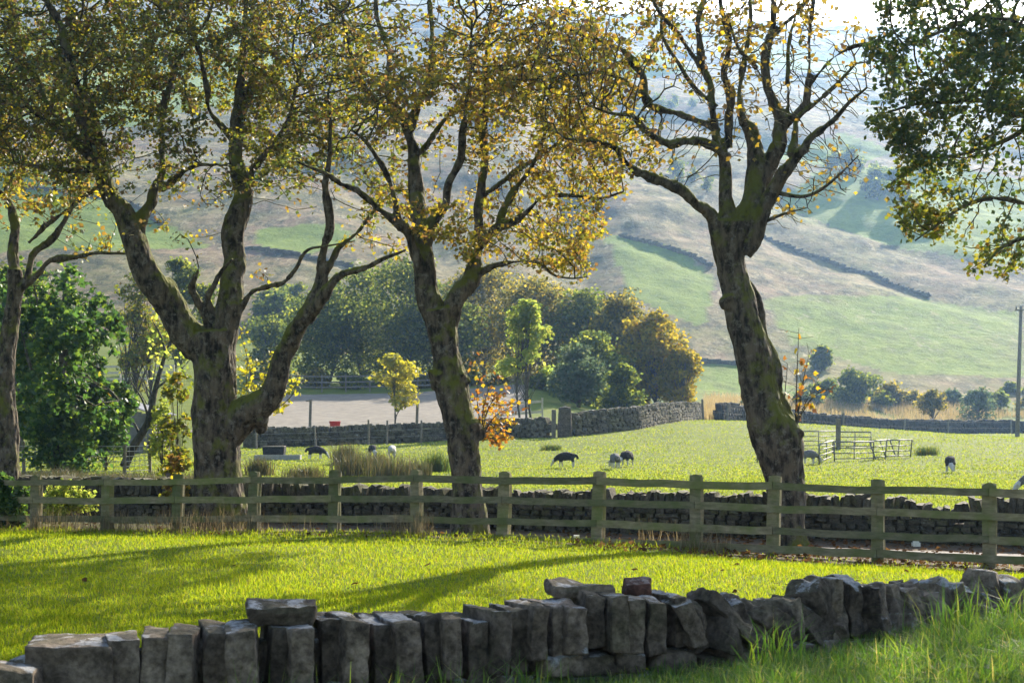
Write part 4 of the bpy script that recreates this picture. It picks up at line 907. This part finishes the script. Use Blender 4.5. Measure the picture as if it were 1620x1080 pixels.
bushy_tree('broadleaf_tree', 'dark bushy tree low in the wood above the stone gatepost', 940, 525, 130, 104, 'leaf_wood', 6000, .28, 53, hbot=.02, group=WD)
bushy_tree('shrub', 'rounded grey-green shrub in front of the wood, above the wall', 915, 548, 120, 96, 'leaf_grey', 5200, .26, 10, hbot=.02, shape='bush', cat='shrub')
bushy_tree('shrub', 'small dark green shrub touching the gate end of the wall', 985, 572, 70, 94, 'leaf_wood', 3000, .26, 11, hbot=.02, shape='bush', cat='shrub')
bushy_tree('sapling', 'small bright yellow tree at the edge of the sandy arena', 625, 556, 74, 83, 'leaf_yellow', 1500, .26, 12, hbot=.28, clumps=16, trunk_r=.06, cat='tree')
bushy_tree('ash_tree', 'slender pale green tree with several thin stems by the field wall', 833, 468, 96, 81, 'leaf_lime', 2600, .26, 13, hbot=.3, clumps=22, trunk_r=.07, stems=3, shape='cone')
D_limbs = [dict(pts=[(93, 735, 24), (95, 690, 20), (98, 640, 17), (100, 560, 13), (104, 480, 8), (106, 430, 4)], gold=lambda x, y: .02+0*x),
    dict(pts=[(97, 655, 12), (70, 612, 9), (45, 570, 6), (35, 530, 3)], dz=-1.), dict(pts=[(98, 640, 12), (130, 612, 9), (165, 610, 6), (195, 640, 3)], dz=-.8), dict(pts=[(100, 585, 10), (135, 535, 7), (165, 500, 3)], dz=.8),
    dict(pts=[(100, 560, 9), (70, 505, 6), (55, 455, 3)], dz=.6), dict(pts=[(96, 670, 8), (60, 660, 6), (35, 650, 3)], dz=.8)]
big_tree('chestnut_tree', 'big leafy dark green tree right of the slim left-edge trunk', 'tree', 41, D_limbs, [(102, 470, 62, 60), (60, 540, 55, 75), (140, 530, 55, 70), (120, 625, 75, 50), (60, 640, 52, 50), (182, 640, 40, 34, .9), (100, 560, 70, 80), (20, 470, 50, 60, .7), (95, 620, 55, 55, 1., -1.8), (100, 540, 60, 60, 1., -1.8), (150, 660, 50, 35, .8, -1.2), (70, 690, 50, 28, .7, -1.)],
         6500, 606, ['leaf_dark', 'leaf_yellow_green'], lambda x, y: 17., .17, step=.26, kill=.34, mat='bark_far', dz_blob=3.0, gap=-.3)
bushy_tree('broadleaf_tree', 'thin pale tree with sparse foliage above the shed', 215, 415, 120, 84, 'leaf_yellow_green', 4200, .22, 15, hbot=.1, clumps=24, trunk_r=.09, stems=3, loose_=.2)
bushy_tree('broadleaf_tree', 'sparse green tree beyond the pale rails at left', 285, 400, 110, 112, 'leaf_wood', 5000, .3, 16, hbot=.05, clumps=24, trunk_r=.1, stems=2, loose_=.25)
bushy_tree('broadleaf_tree', 'hazy tree seen low through the fork of the massive tree', 428, 495, 90, 150, 'leaf_wood', 3200, .4, 17, hbot=.02)
bushy_tree('broadleaf_tree', 'dark green tree behind the leafy tree at the left edge', 30, 410, 150, 70, 'leaf_wood', 5000, .28, 18, hbot=.05)
bushy_tree('sapling', 'yellow-green sapling growing against the left flank of the massive trunk', 280, 575, 78, 30, 'leaf_yellow_green', 760, .12, 19, hbot=.1, clumps=34, trunk_r=.02, loose_=.0, shape='column', cat='sapling')
bushy_tree('sapling', 'low orange-yellow sapling behind the fence, under the massive tree', 277, 712, 46, 25.2, 'leaf_gold', 330, .13, 20, hbot=.1, clumps=12, trunk_r=.02, loose_=.1, cat='sapling')
bushy_tree('ivy_bush', 'dark ivy bush swallowing the left end of the fence', -4, 752, 110, 24.3, 'leaf_dark', 6000, .09, 21, hbot=.02, clumps=18, trunk_r=.03, shape='bush', cat='shrub')
bushy_tree('bramble_bush', 'pale green bramble scrambling over the lane wall at left', 105, 762, 110, 26.0, 'leaf_lime', 1500, .085, 22, hbot=.02, clumps=18, trunk_r=.012, shape='bush', cat='shrub')
bushy_tree('hedge_tree', 'dark rounded hedge tree behind the far wall', 1358, 586, 112, 172, 'leaf_wood', 4200, .42, 23, hbot=.02, shape='bush')
bushy_tree('hedge_tree', 'low spreading bush left of the rounded hedge tree', 1308, 602, 92, 178, 'leaf_wood', 2400, .42, 24, hbot=.02, shape='bush')
bushy_tree('hedge_tree', 'brownish bush right of the rounded hedge tree', 1410, 606, 76, 174, 'leaf_brown', 2000, .42, 25, hbot=.02, shape='bush')
bushy_tree('hedge_tree', 'small flat-topped thorn tree on a thin stem behind the far wall', 1472, 617, 52, 150, 'leaf_brown', 1300, .34, 26, hbot=.45, trunk_r=.12)
bushy_tree('hedge_tree', 'wispy pale thorn bush left of the tall pole', 1548, 614, 70, 165, 'leaf_grey', 1300, .4, 27, hbot=.1, loose_=.3)
bushy_tree('hedge_tree', 'dark bush behind the foot of the tall pole', 1602, 612, 74, 190, 'leaf_wood', 1800, .42, 28, hbot=.02, shape='bush')
for k, (p_, yt_, w_, d_) in enumerate([(500, 585, 70, 116), (560, 592, 80, 115), (612, 588, 60, 117), (668, 596, 70, 115), (735, 592, 80, 115), (430, 578, 80, 118), (790, 598, 60, 113), (860, 590, 70, 108)]):
    bushy_tree('shrub', 'low dark shrub at the foot of the wood behind the arena fence', p_, yt_, w_, d_, 'leaf_wood' if k % 3 else 'leaf_brown', 1700, .28, 140+k, hbot=.02, shape='bush', cat='shrub', group='shrubs along the foot of the wood')
for k, (p_, yt_, w_, d_, lf_) in enumerate([(1278, 622, 80, 168, 'leaf_grey'), (1335, 618, 90, 176, 'leaf_wood'), (1385, 622, 80, 180, 'leaf_grey'), (1440, 626, 90, 176, 'leaf_brown'), (1505, 622, 90, 180, 'leaf_grey'), (1575, 624, 90, 178, 'leaf_wood'), (1640, 622, 90, 180, 'leaf_brown'), (1180, 634, 70, 150, 'leaf_grey')]):
    bushy_tree('scrub_bush', 'low scrubby bush in the band behind the far wall', p_, yt_, w_, d_, lf_, 1500, .42, 170+k, hbot=.02, shape='bush', cat='bush', group='low scrub along the far wall', loose_=.3)
bushy_tree('shrub', 'dark low shrub hiding the foot of the leafy tree behind the wire mesh', 92, 634, 130, 39.5, 'leaf_dark', 3600, .15, 180, hbot=.05, clumps=60, shape='bush', cat='shrub', trunk_r=.04)
b_ = ground_hit(1300, 585, 180, 700); bushy_tree('hill_bush', 'lone rounded bush on the lower hillside above the hedge', 1300, 548, 44, b_.y, 'leaf_wood', 1500, .55, 29, hbot=.02, shape='bush', cat='bush')
bushy_tree('shrub', 'dark leafy shrub spilling in front of the grey shed', 168, 612, 84, 45, 'leaf_dark', 3800, .16, 41, hbot=.1, clumps=50, shape='bush', cat='shrub', trunk_r=.05)
bushy_tree('shrub', 'pale twiggy shrub between the shed and the massive trunk', 258, 625, 60, 44, 'leaf_lime', 900, .13, 42, hbot=.1, clumps=50, shape='bush', cat='shrub', trunk_r=.03, loose_=.2)
# leaning trunk near the shed
LT = empty('leaning_tree', P(196, 725, 44), label='thin dark leaning trunk in front of the grey shed', cat='tree'); LT.location.z = gz(LT.location.x, 44)
c = smooth_path(np.array([P(196, 738, 44), P(212, 705, 44), P(235, 665, 44), P(246, 615, 44.2), P(262, 560, 44.4), P(285, 510, 44.5)]), .15); mb = MB(); tube(mb, c, np.linspace(.15, .03, len(c)), 8)
for (a, b) in (((236, 662), (205, 600)), ((246, 615), (270, 590)), ((222, 690), (190, 640)), ((262, 560), (240, 505))): 
    c = smooth_path(np.array([P(*a, 44), P((a[0]+b[0])/2+4, (a[1]+b[1])/2, 44.2), P(*b, 44.5)]), .2); tube(mb, c, np.linspace(.05, .012, len(c)), 5)
mb.obj('trunk', M['bark_far'], LT)
mb = MB(); pp = np.array(PN(R.uniform(235, 300, 160), R.uniform(490, 600, 160), R.uniform(43.5, 45.5, 160))); leaves(mb, pp, R.uniform(.1, .18, 160), 3); mb.obj('crown', M['leaf_lime'], LT, smooth=False)
# distant trees on the hillside
HT = 'distant trees on the hillside'; r = np.random.default_rng(17); spots = []
for (ax, ay, bx, by, n) in ((1010, 205, 1075, 165, 8), (1330, 262, 1440, 330, 16), (1395, 300, 1440, 285, 7), (1450, 640, 1620, 600, 0), (1135, 300, 1000, 240, 4), (380, 300, 560, 250, 6), (400, 520, 470, 480, 9)):
    for k in range(n):
        t = r.random(); spots.append((ax+(bx-ax)*t+r.normal(0, 10), ay+(by-ay)*t+r.normal(0, 8)))
proto = []; yt_ = HY-((gz((1300-CX)/F*300, 300)+4.2)-EYE)/300*F
for k in range(3):
    o = bushy_tree('hillside_tree', 'small hazy tree on the far hillside', 1300, yt_, 34, 300, 'leaf_wood', 650, .55, 60+k, hbot=.02, shape='bush', group=HT, clumps=12); proto.append(o)
used = 0
for k, (a, b) in enumerate(spots):
    h = ground_hit(a, b, 170, 1100)
    if used < 3: o = proto[used]; used += 1
    else: o = copy_tree(proto[k % 3])
    o.location = h; sc_ = r.uniform(.7, 1.4)*(.75+h.y/1400.); o.scale = (sc_*1.15, sc_, sc_); o.rotation_euler.z = r.uniform(0, 6.28)
# walls running down the hillside
HWL = [('dark field wall slanting down the brown hillside', [(1195, 372), (1235, 388), (1290, 408), (1360, 432), (1420, 455), (1472, 472)]), ('faint hillside wall right of the golden crown', [(985, 375), (1060, 395), (1130, 425)]), ('hillside wall at the foot of the slope behind the leaning tree', [(1095, 573), (1150, 576), (1190, 580)]),
       ('high hillside wall along the upper pasture', [(1180, 125), (1280, 118), (1370, 128)]), ('long hillside wall seen between the left trunks', [(395, 395), (470, 405), (560, 425)]), ('hillside wall below the bright left pasture', [(40, 300), (140, 312), (260, 360)])]
for lab, pl in HWL:
    pts = [ground_hit(a, b, 170, 1200) for a, b in pl]; pts = [(p.x, p.y) for p in pts]
    W = empty('hillside_wall', (*pts[0], gz(*pts[0])), label=lab, cat='stone wall', group='walls on the hillside'); mb = MB(); xx, yy, aa = polyline(pts, 1.5); n = len(xx)
    if n < 2: continue
    stones(mb, np.stack([xx, yy, G(xx, yy)+.25], 1), np.stack([np.full(n, 1.9), np.full(n, .7), R.uniform(.5, .85, n)], 1), aa, 5, .35, .3); mb.obj('courses', M['wall_field'], W, smooth=False)

# ------------------------------------------------------------------ farm things
def wire_fence(name, label, pts, h, wires, pr, seed, pmat='post', uprights=0., wmat='wire', wr=.011):
    r = np.random.default_rng(seed); p0 = pts[0]; T = empty(name, (*p0, gz(*p0)), label=label, cat='fence'); tops = []
    for (x, y) in pts:
        z = gz(x, y); mb = MB(); hh = h*r.uniform(.92, 1.15); lean = r.normal(0, .05, 2); c = np.array([(x, y, z-.2), (x+lean[0]*hh, y+lean[1]*hh, z+hh)]); tube(mb, c, [pr, pr*.9], 6); mb.obj('post', M[pmat], T, smooth=False)
    mb = MB()
    for w in wires:
        tube(mb, np.array([(x, y-pr, gz(x, y)+w) for x, y in pts]), [wr]*len(pts), 3)
    if uprights:
        for (a, b) in zip(pts[:-1], pts[1:]):
            n = int(math.hypot(b[0]-a[0], b[1]-a[1])/uprights)
            for k in range(1, n):
                t = k/n; x, y = a[0]+(b[0]-a[0])*t, a[1]+(b[1]-a[1])*t; tube(mb, np.array([(x, y-pr, gz(x, y)+wires[0]), (x, y-pr, gz(x, y)+wires[-1])]), [.008]*2, 3)
    mb.obj('wire', M[wmat], T, smooth=False); return T
xy = lambda px, d: ((px-CX)/F*d, d)
wire_fence('wire_mesh_fence', 'square wire mesh fence on thin posts in front of the dark leafy tree', [xy(-20, 42), xy(38, 42), xy(96, 42), xy(197, 42.5), xy(238, 44)], .95, [.1, .25, .4, .55, .7, .85], .055, 3, uprights=.28)
wire_fence('wire_stock_fence', 'thin wire stock fence on slim posts along the field wall', [xy(405, 73), xy(500, 73.8), xy(583, 74.4), xy(612, 74.4), xy(666, 74.6), xy(755, 74), xy(790, 73)], 1.2, [.4, .75, 1.05], .06, 4, wmat='metal', wr=.009)
wire_fence('wire_boundary_fence', 'sparse wire fence on dark posts before the far wall', [xy(1113, 101), xy(1150, 104), xy(1270, 119), xy(1334, 124), xy(1430, 132), xy(1500, 138), xy(1600, 146)], 1.35, [.6, 1.2], .09, 5, wmat='post', wr=.008)
def rail_fence(name, label, pts, h, rails, mat, rh=.07, pw=.1):
    T = empty(name, (*pts[0], gz(*pts[0])), label=label, cat='fence')
    for (x, y) in pts:
        mb = MB(); box(mb, (x, y+.06, gz(x, y)+h/2-.1), (pw, pw, h+.2), 0); mb.obj('post', M[mat], T, smooth=False)
    for rz in rails:
        mb = MB(); L = np.array([(x, y-.02, gz(x, y)+rz) for x, y in pts]); V = []
        for p in L: V += [p+[0, -.02, -rh], p+[0, .02, -rh], p+[0, .02, rh], p+[0, -.02, rh]]
        i = np.arange(len(L)-1)[:, None]*4; j = np.arange(4)[None]; j2 = (j+1) % 4
        mb.add(np.array(V), np.stack([i+j, i+j2, i+4+j2, i+4+j], -1).reshape(-1, 4), np.array([[3, 2, 1, 0]]), (len(L)-1)*4+np.array([[0, 1, 2, 3]])); mb.obj('rail', M[mat], T, smooth=False)
    return T
rail_fence('arena_fence', 'dark three-rail fence at the back of the sandy arena', [xy(p, 112) for p in range(395, 745, 38)], 1.4, [.4, .8, 1.25], 'post', .06)
rail_fence('pale_rail_fence', 'pale sunlit three-rail fence behind the grey shed', [(lambda h: (h.x, h.y))(ground_hit(p, 611-(p-150)*.02, 60, 160)) for p in (150, 190, 232, 275)], 1.5, [.5, .95, 1.4], 'pale', .08)
rail_fence('short_rail_fence', 'short pale rail fence at the foot of the slender ash', [xy(p, 82.5) for p in (788, 822, 858)], 1.35, [.55, 1.15], 'pale', .07)
# arena posts
for k, (p, y1, d, lab) in enumerate([(490, 631, 84, 'tall leaning timber post at the edge of the sand, left of the red bucket'), (659, 634, 84, 'slim timber post right of the small yellow tree')]):
    x, y = xy(p, d); z = gz(x, y); zt = EYE-(y1-HY)/F*d; mb = MB(); tube(mb, np.array([(x, y, z-.3), (x+.06, y, zt)]), [.09, .08], 7); tube(mb, np.array([(x-.22, y-.09, zt-.12), (x+.1, y-.09, zt-.08)]), [.035, .035], 5)
    tag(mb.obj('timber_post', M['post'], origin=(x, y, z), smooth=False), lab, 'post')
# stone gatepost and timber gatepost
x, y = xy(893, 73.9); z = gz(x, y); mb = MB(); rock(mb, (x, y, z+.7), (.72, .36, 1.75), 0, 0, 0, 9, .22, .03, 4, .12); tag(mb.obj('stone_gatepost', M['coping'], origin=(x, y, z)), 'tall round-topped stone gatepost in the gap of the field wall', 'gatepost')
x, y = xy(876, 74.0); z = gz(x, y); mb = MB(); box(mb, (x, y, z+.65), (.2, .2, 1.6), .1, jit=.01); tag(mb.obj('timber_gatepost', M['post'], origin=(x, y, z), smooth=False), 'square timber gatepost left of the round-topped stone one', 'gatepost')
# red bucket
bx, by = xy(530, 83.5); z = gz(bx, by)+.03; mb = MB(); prof = [(.16, 0), (.22, .38), (.235, .40), (.215, .40), (.15, .03)]; a = np.linspace(0, 2*np.pi, 16, endpoint=False)
V = np.concatenate([np.stack([bx+1.5*p*np.cos(a), by+1.5*p*np.sin(a), z+1.5*h+0*a], 1) for p, h in prof]); i = np.arange(4)[:, None]*16; j = np.arange(16)[None]; j2 = (j+1) % 16
mb.add(V, np.stack([i+j, i+j2, i+16+j2, i+16+j], -1).reshape(-1, 4), np.arange(16)[::-1][None], 64+np.arange(16)[None])
BK = empty('bucket', (bx, by, z), label='red plastic bucket standing on the arena sand', cat='bucket'); mb.obj('tub', M['red_plastic'], BK)
mb = MB(); aa = np.linspace(0, np.pi, 10); tube(mb, np.stack([bx+.34*np.cos(aa), by-.05-.1*np.sin(aa), z+.57-.2*np.sin(aa)], 1), [.012]*10, 5); mb.obj('handle', M['metal'], BK)
# trough and feed bin
p = ground_hit(440, 727, 30); TG = empty('water_trough', p, 0, 'long low pale metal trough on the grass by the field wall', 'trough')
mb = MB(); L, Wd, Hh = 1.75, .5, .19
box(mb, (p.x, p.y-Wd/2, p.z+Hh/2), (L, .03, Hh)); box(mb, (p.x, p.y+Wd/2, p.z+Hh/2), (L, .03, Hh)); box(mb, (p.x-L/2, p.y, p.z+Hh/2), (.03, Wd-.04, Hh)); box(mb, (p.x+L/2, p.y, p.z+Hh/2), (.03, Wd-.04, Hh)); box(mb, (p.x, p.y, p.z+.05), (L-.04, Wd-.04, .03)); mb.obj('basin', M['wire'], TG, smooth=False)
mb = MB()
for sx in (-.8, .8): box(mb, (p.x+sx, p.y, p.z-.03), (.1, Wd+.06, .12))
mb.obj('foot', M['metal'], TG, smooth=False)
p = ground_hit(432, 720, 30); mb = MB(); rock(mb, (p.x, p.y+.3, p.z+.18), (.85, .5, .4), 0, n=6, rnd=.12, amp=.01, seed=5, taper=-.12); FB = empty('feed_bin', p, 0, 'dark open feed bin behind the pale trough', 'feed bin'); mb.obj('bin_body', M['fleece_dark'], FB, smooth=False)
mb = MB(); box(mb, (p.x, p.y+.3, p.z+.375), (.92, .56, .04), jit=.008); mb.obj('rim', M['post'], FB, smooth=False)
# shed
SX, SY = xy(196, 66); SZ = gz(SX, SY); SH = empty('shed', (SX, SY, SZ), 0, 'small grey shed with sloping corrugated roof behind the dark leafy tree', 'shed')
mb = MB(); w_, dp, h0, h1 = 2.9, 3.2, 1.75, 2.7
for sx, hh in ((-w_/2, h1), (w_/2, h0)): box(mb, (SX+sx, SY+dp/2, SZ+hh/2-.1), (.06, dp, hh+.2))
for k in range(14):
    x0 = SX-w_/2+.1+k*(w_-.2)/13; hh = h1+(h0-h1)*(k/13.)
    box(mb, (x0, SY, SZ+hh/2-.1), (.19, .03+.012*(k % 2), hh+.1), 0)
mb.obj('wall', M['boards'], SH, smooth=False)
mb = MB(); n = 60; t = np.linspace(0, 1, n); xx = SX-w_/2-.2+(w_+.4)*t; yy = np.linspace(SY-.3, SY+dp+.3, 30); Xg, Yg = np.meshgrid(xx, yy, indexing='ij'); Zg = SZ+h1+.12+(h0-h1)*((Xg-SX+w_/2)/w_)+.03*np.sin(Yg*2*np.pi/.25)
i = (np.arange(n-1)[:, None]*30+np.arange(29)[None]).ravel(); mb.add(np.stack([Xg, Yg, Zg], -1), np.stack([i, i+30, i+31, i+1], 1)); mb.add(np.stack([Xg, Yg, Zg-.03], -1), np.stack([i+1, i+31, i+30, i], 1)); rf = mb.obj('roof', M['roof'], SH)
mb = MB(); box(mb, (SX, SY-.32, SZ+(h0+h1)/2+.12), (w_+.42, .03, .14), 0); v = mb.v[0]; v[:, 2] += (h0-h1)*((v[:, 0]-SX)/w_); mb.obj('fascia', M['pale'], rf, smooth=False)
mb = MB(); box(mb, (SX+.5, SY-.035, SZ+.85), (.8, .03, 1.7), 0); mb.obj('door', M['boards'], SH, smooth=False)
# utility pole
PX, PY = xy(1612, 118); PZ = gz(PX, PY); UP = empty('utility_pole', (PX, PY, PZ), 0, 'tall slim timber utility pole near the right edge', 'utility pole'); zt = EYE-(484-HY)/F*118
mb = MB(); tube(mb, np.array([(PX-.15, PY, PZ-.5), (PX, PY, (PZ+zt)/2), (PX+.18, PY, zt)]), [.19, .16, .13], 9); mb.obj('pole', M['post'], UP)
mb = MB(); box(mb, (PX+.17, PY-.16, zt-.35), (1.1, .1, .1), 0); mb.obj('crossarm', M['post'], UP, smooth=False)
for sx in (-.45, .45):
    mb = MB(); tube(mb, np.array([(PX+.17+sx, PY-.16, zt-.3), (PX+.17+sx, PY-.16, zt-.16), (PX+.17+sx, PY-.16, zt-.02)]), [.04, .075, .045], 8); mb.obj('insulator', M['metal'], UP)
# sheep pen hurdles
HG = 'metal hurdles of the sheep pen'
def hurdle(label, px0, px1, y0, d0, d1, lean=0.):
    a = np.array(xy(px0, d0)); b = np.array(xy(px1, d1)); mid = (a+b)/2; L = np.linalg.norm(b-a); z = min(gz(*a), gz(*b)); e = (b-a)/L; nrm_ = np.array([-e[1], e[0]])
    T = empty('metal_hurdle', (mid[0], mid[1], z), 0, label, 'hurdle', HG); H = .74
    def Q(s, h): q = mid+e*s+nrm_*lean*h; return (q[0], q[1], z+h)
    mb = MB(); tube(mb, np.array([Q(-L/2, 0), Q(-L/2, H), Q(L/2, H), Q(L/2, 0)]), [.028]*4, 6); tube(mb, np.array([Q(0, .08), Q(0, H)]), [.022]*2, 5); mb.obj('frame', M['metal'], T)
    for h in (.12, .32, .52, .75):
        mb = MB(); tube(mb, np.array([Q(-L/2, h), Q(L/2, h)]), [.019]*2, 5); mb.obj('bar', M['metal'], T)
hurdle('hurdle mostly hidden by the left side of the leaning trunk', 1198, 1262, 725, 52, 54)
hurdle('hurdle beside the grey sheep at the back of the pen', 1264, 1326, 712, 62, 63)
hurdle('front hurdle right of the grey sheep', 1296, 1318, 728, 50.5, 58)
hurdle('hurdle in the front row of the pen middle', 1320, 1382, 730, 53, 54)
hurdle('hurdle at the back of the pen, in its middle', 1328, 1378, 712, 63, 62)
hurdle('tilted hurdle leaning over near the right side of the pen', 1386, 1418, 728, 54, 57, .35)
hurdle('hurdle closing the right end of the pen', 1400, 1440, 725, 55, 56, -.12)
x, y = xy(1326, 61); z = gz(x, y); mb = MB(); box(mb, (x, y, z+.6), (.16, .14, 1.5), .2, jit=.01); tag(mb.obj('pen_post', M['post'], origin=(x, y, z), smooth=False), 'short thick timber post at the back of the sheep pen', 'post')
# small white lane markers
for k, (p, yy, lab) in enumerate([(912, 842, 'small white marker block by the fence, right of the central tree'), (1449, 857, 'small white marker block on the lane at right')]):
    c = ground_hit(p, yy+7, 17) if k else P(p, yy+6, 21.6); mb = MB(); w = .085; z = gz(c.x, c.y)
    box(mb, (c.x, c.y, z+.12), (w, .05, .13), 0); box(mb, (c.x, c.y, z+.03), (w*1.35, .09, .06), 0); tag(mb.obj('lane_marker', M['white_paint'], origin=(c.x, c.y, z), smooth=False), lab, 'marker')

# ------------------------------------------------------------------ sheep
def skin_mesh(V, E, Rr, sub=2):
    me = bpy.data.meshes.new('sk'); me.from_pydata(V, E, []); ob = bpy.data.objects.new('sk', me); COL.objects.link(ob)
    md = ob.modifiers.new('k', 'SKIN'); md.branch_smoothing = .6
    for k, r_ in enumerate(Rr): me.skin_vertices[0].data[k].radius = (r_, r_) if not isinstance(r_, tuple) else r_
    me.skin_vertices[0].data[0].use_root = True
    s = ob.modifiers.new('s', 'SUBSURF'); s.levels = sub; s.render_levels = sub
    ev = ob.evaluated_get(bpy.context.evaluated_depsgraph_get()); m2 = bpy.data.meshes.new_from_object(ev); bpy.data.objects.remove(ob); bpy.data.meshes.remove(me); return m2
def sheep_mesh(seed, turn=0.):
    r = random.Random(seed); V, E, Rr = [], [], []
    def add(p, rad, to=None):
        V.append(p); Rr.append(rad)
        if to is not None: E.append((to, len(V)-1))
        return len(V)-1
    hip = add((-.40, 0, .54), (.20, .22)); mid = add((-.12, 0, .53), (.24, .25), hip); ch = add((.18, 0, .52), (.21, .22), mid); nk = add((.40, .04*turn, .42), .125, ch)
    hb = add((.56, .10*turn, .24), .085, nk); hm = add((.62, .14*turn, .13), .065, hb); mz = add((.655, .16*turn, .045), .042, hm)
    for s in (-1, 1): add((.53, .10*turn+.15*s, .27), .022, add((.55, .10*turn+.09*s, .275), .032, hb))
    for s in (-1, 1):
        o = r.uniform(-.07, .07); a = add((.17+o*.3, .12*s, .32), .075, ch); b = add((.18+o, .12*s, .19), .038, a); add((.18+o*1.3, .12*s, .02), .032, b)
        o = r.uniform(-.07, .07); a = add((-.36+o*.3, .13*s, .36), .095, hip); b = add((-.44+o, .13*s, .22), .04, a); add((-.42+o, .13*s, .02), .032, b)
    t = add((-.60, 0, .52), .05, hip); add((-.645, 0, .36), .045, t)
    m = skin_mesh(V, E, Rr); n = len(m.vertices); v = np.empty(n*3); m.vertices.foreach_get('co', v); v = v.reshape(-1, 3); nr = np.empty(n*3); m.vertices.foreach_get('normal', nr); nr = nr.reshape(-1, 3)
    fl = S((v[:, 2]-.26)/.1)*(1-S((v[:, 0]-.38)/.1)); v = v+nr*(fl*.022*fbm(v*16, seed, 2)+fl*.015)[:, None]; m.vertices.foreach_set('co', v.ravel())
    m.materials.clear(); m.materials.append(M['fleece_dark']); m.materials.append(M['pale_hair'])
    for f in m.polygons:
        c = f.center; f.use_smooth = True; f.material_index = 1 if (c.x > .50 and c.z < .42) or c.z < .25 else 0
    m.name = 'sheep'; return m
SM = [sheep_mesh(1), sheep_mesh(2, 1.), sheep_mesh(3, -1.)]
SHEEP = [(502, 728, 10, 'fleece_dark', 'dark-fleeced sheep grazing beside the trough'), (589, 724, -80, 'fleece_dark', 'dark sheep facing forward in the rushes by the wall'), (620, 726, 95, 'fleece_white', 'creamy white sheep seen from behind among the rushes'),
         (893, 741, 172, 'fleece_dark', 'black sheep grazing in profile with its pale head down'), (973, 742, 96, 'fleece_grey', 'grey sheep seen from behind, nearer of the pair in mid-field'), (991, 738, 240, 'fleece_dark', 'dark sheep half behind the grey one in mid-field'),
         (1282, 735, 15, 'fleece_grey', 'grey sheep beside the metal pen, partly hidden by the leaning trunk'), (1503, 748, 248, 'fleece_dark', 'dark sheep with white head grazing alone at right'), (1640, 786, 185, 'fleece_grey', 'grey sheep cut off by the right edge above the fence')]
for k, (p, yy, hd, fl, lab) in enumerate(SHEEP):
    h = ground_hit(p, yy, 26); o = bpy.data.objects.new('sheep', SM[k % 3]); COL.objects.link(o); o.location = h; o.rotation_euler.z = math.radians(hd); sc_ = R.uniform(.98, 1.08); o.scale = (sc_*.66, sc_*.74, sc_*.76); o.location.z += .03
    o.material_slots[0].link = 'OBJECT'; o.material_slots[0].material = M[fl]; tag(o, lab, 'sheep', 'sheep grazing in the field')

# ------------------------------------------------------------------ rushes, litter
RG = 'rush clumps in the field'
for k, (p, yy, wpx, hpx, lab) in enumerate([(560, 752, 70, 38, 'brownish rush clump behind the fence, left of the grassy gap'), (625, 756, 80, 40, 'broad tan rush clump in front of the white sheep'), (690, 746, 40, 34, 'dark green rush clump beside the central trunk'), (545, 735, 40, 36, 'tall rush clump between the dark grazing sheep'), (480, 757, 60, 22, 'low rush clump right of the massive trunk'),
        (410, 752, 40, 30, 'straw-coloured rush clump touching the massive trunk'), (1466, 719, 36, 14, 'dark green rush clump at the right of the pen'), (872, 712, 30, 10, 'small grassy tussock below the stone gatepost'), (590, 742, 60, 30, 'seeding rush clump in front of the dark forward-facing sheep'), (660, 752, 40, 24, 'straggly rush clump left of the dark green one')]):
    h = ground_hit(p, yy, 26); n = 420; sg = wpx/F*h.y; r = np.random.default_rng(90+k); x = h.x+sg*.62*(r.random(n)+r.random(n)-1); y = h.y+sg*.5*(r.random(n)+r.random(n)-1); mb = MB()
    blades(mb, on_ground(x, y), r.uniform(.55, 1.2, n)*hpx/F*h.y, .02+0*x, .22, seed=k); tag(mb.obj('rush_clump', M['rush' if k not in (2, 6, 7) else 'leaf_green'], origin=h, smooth=False), lab, 'rushes', RG)
r = np.random.default_rng(33); N = 6500; x = r.uniform(-9, 9, N); y = fence_y(x)+np.where(r.random(N) < .75, r.uniform(-1.0, 4.2, N), r.uniform(-8, 0, N)); k = (y > near_wall_y(x)+.3) & ((x > .8) | (r.random(N) < .1)) & ((y > fence_y(x)-1.4) | (r.random(N) < .12)); x, y = x[k], y[k]
mb = MB(); p = on_ground(x, y); p[:, 2] += .025+.03*(y < fence_y(x)-1); leaves(mb, p, r.uniform(.045, .095, len(p)), 9, droop=-.1, spread=.35); tag(mb.obj('fallen_leaves', M['litter'], smooth=False), kind='stuff')

# ------------------------------------------------------------------ air
m, nt, out, N_ = new_mat('valley_haze'); pv = N_('ShaderNodeVolumePrincipled'); pv.inputs['Color'].default_value = (.36, .60, 1.0, 1); pv.inputs['Density'].default_value = HAZE_DENSITY; pv.inputs['Anisotropy'].default_value = .55
nt.links.new(pv.outputs[0], out.inputs['Volume'])
mb = MB(); zt = max(float(hills.data.vertices[i].co.z) for i in range(0, len(hills.data.vertices), 7))+14; zbm = -3.
box(mb, (0, 730, (zt+zbm)/2), (2300, 1640, zt-zbm)); tag(mb.obj('haze', m, smooth=False), kind='stuff')
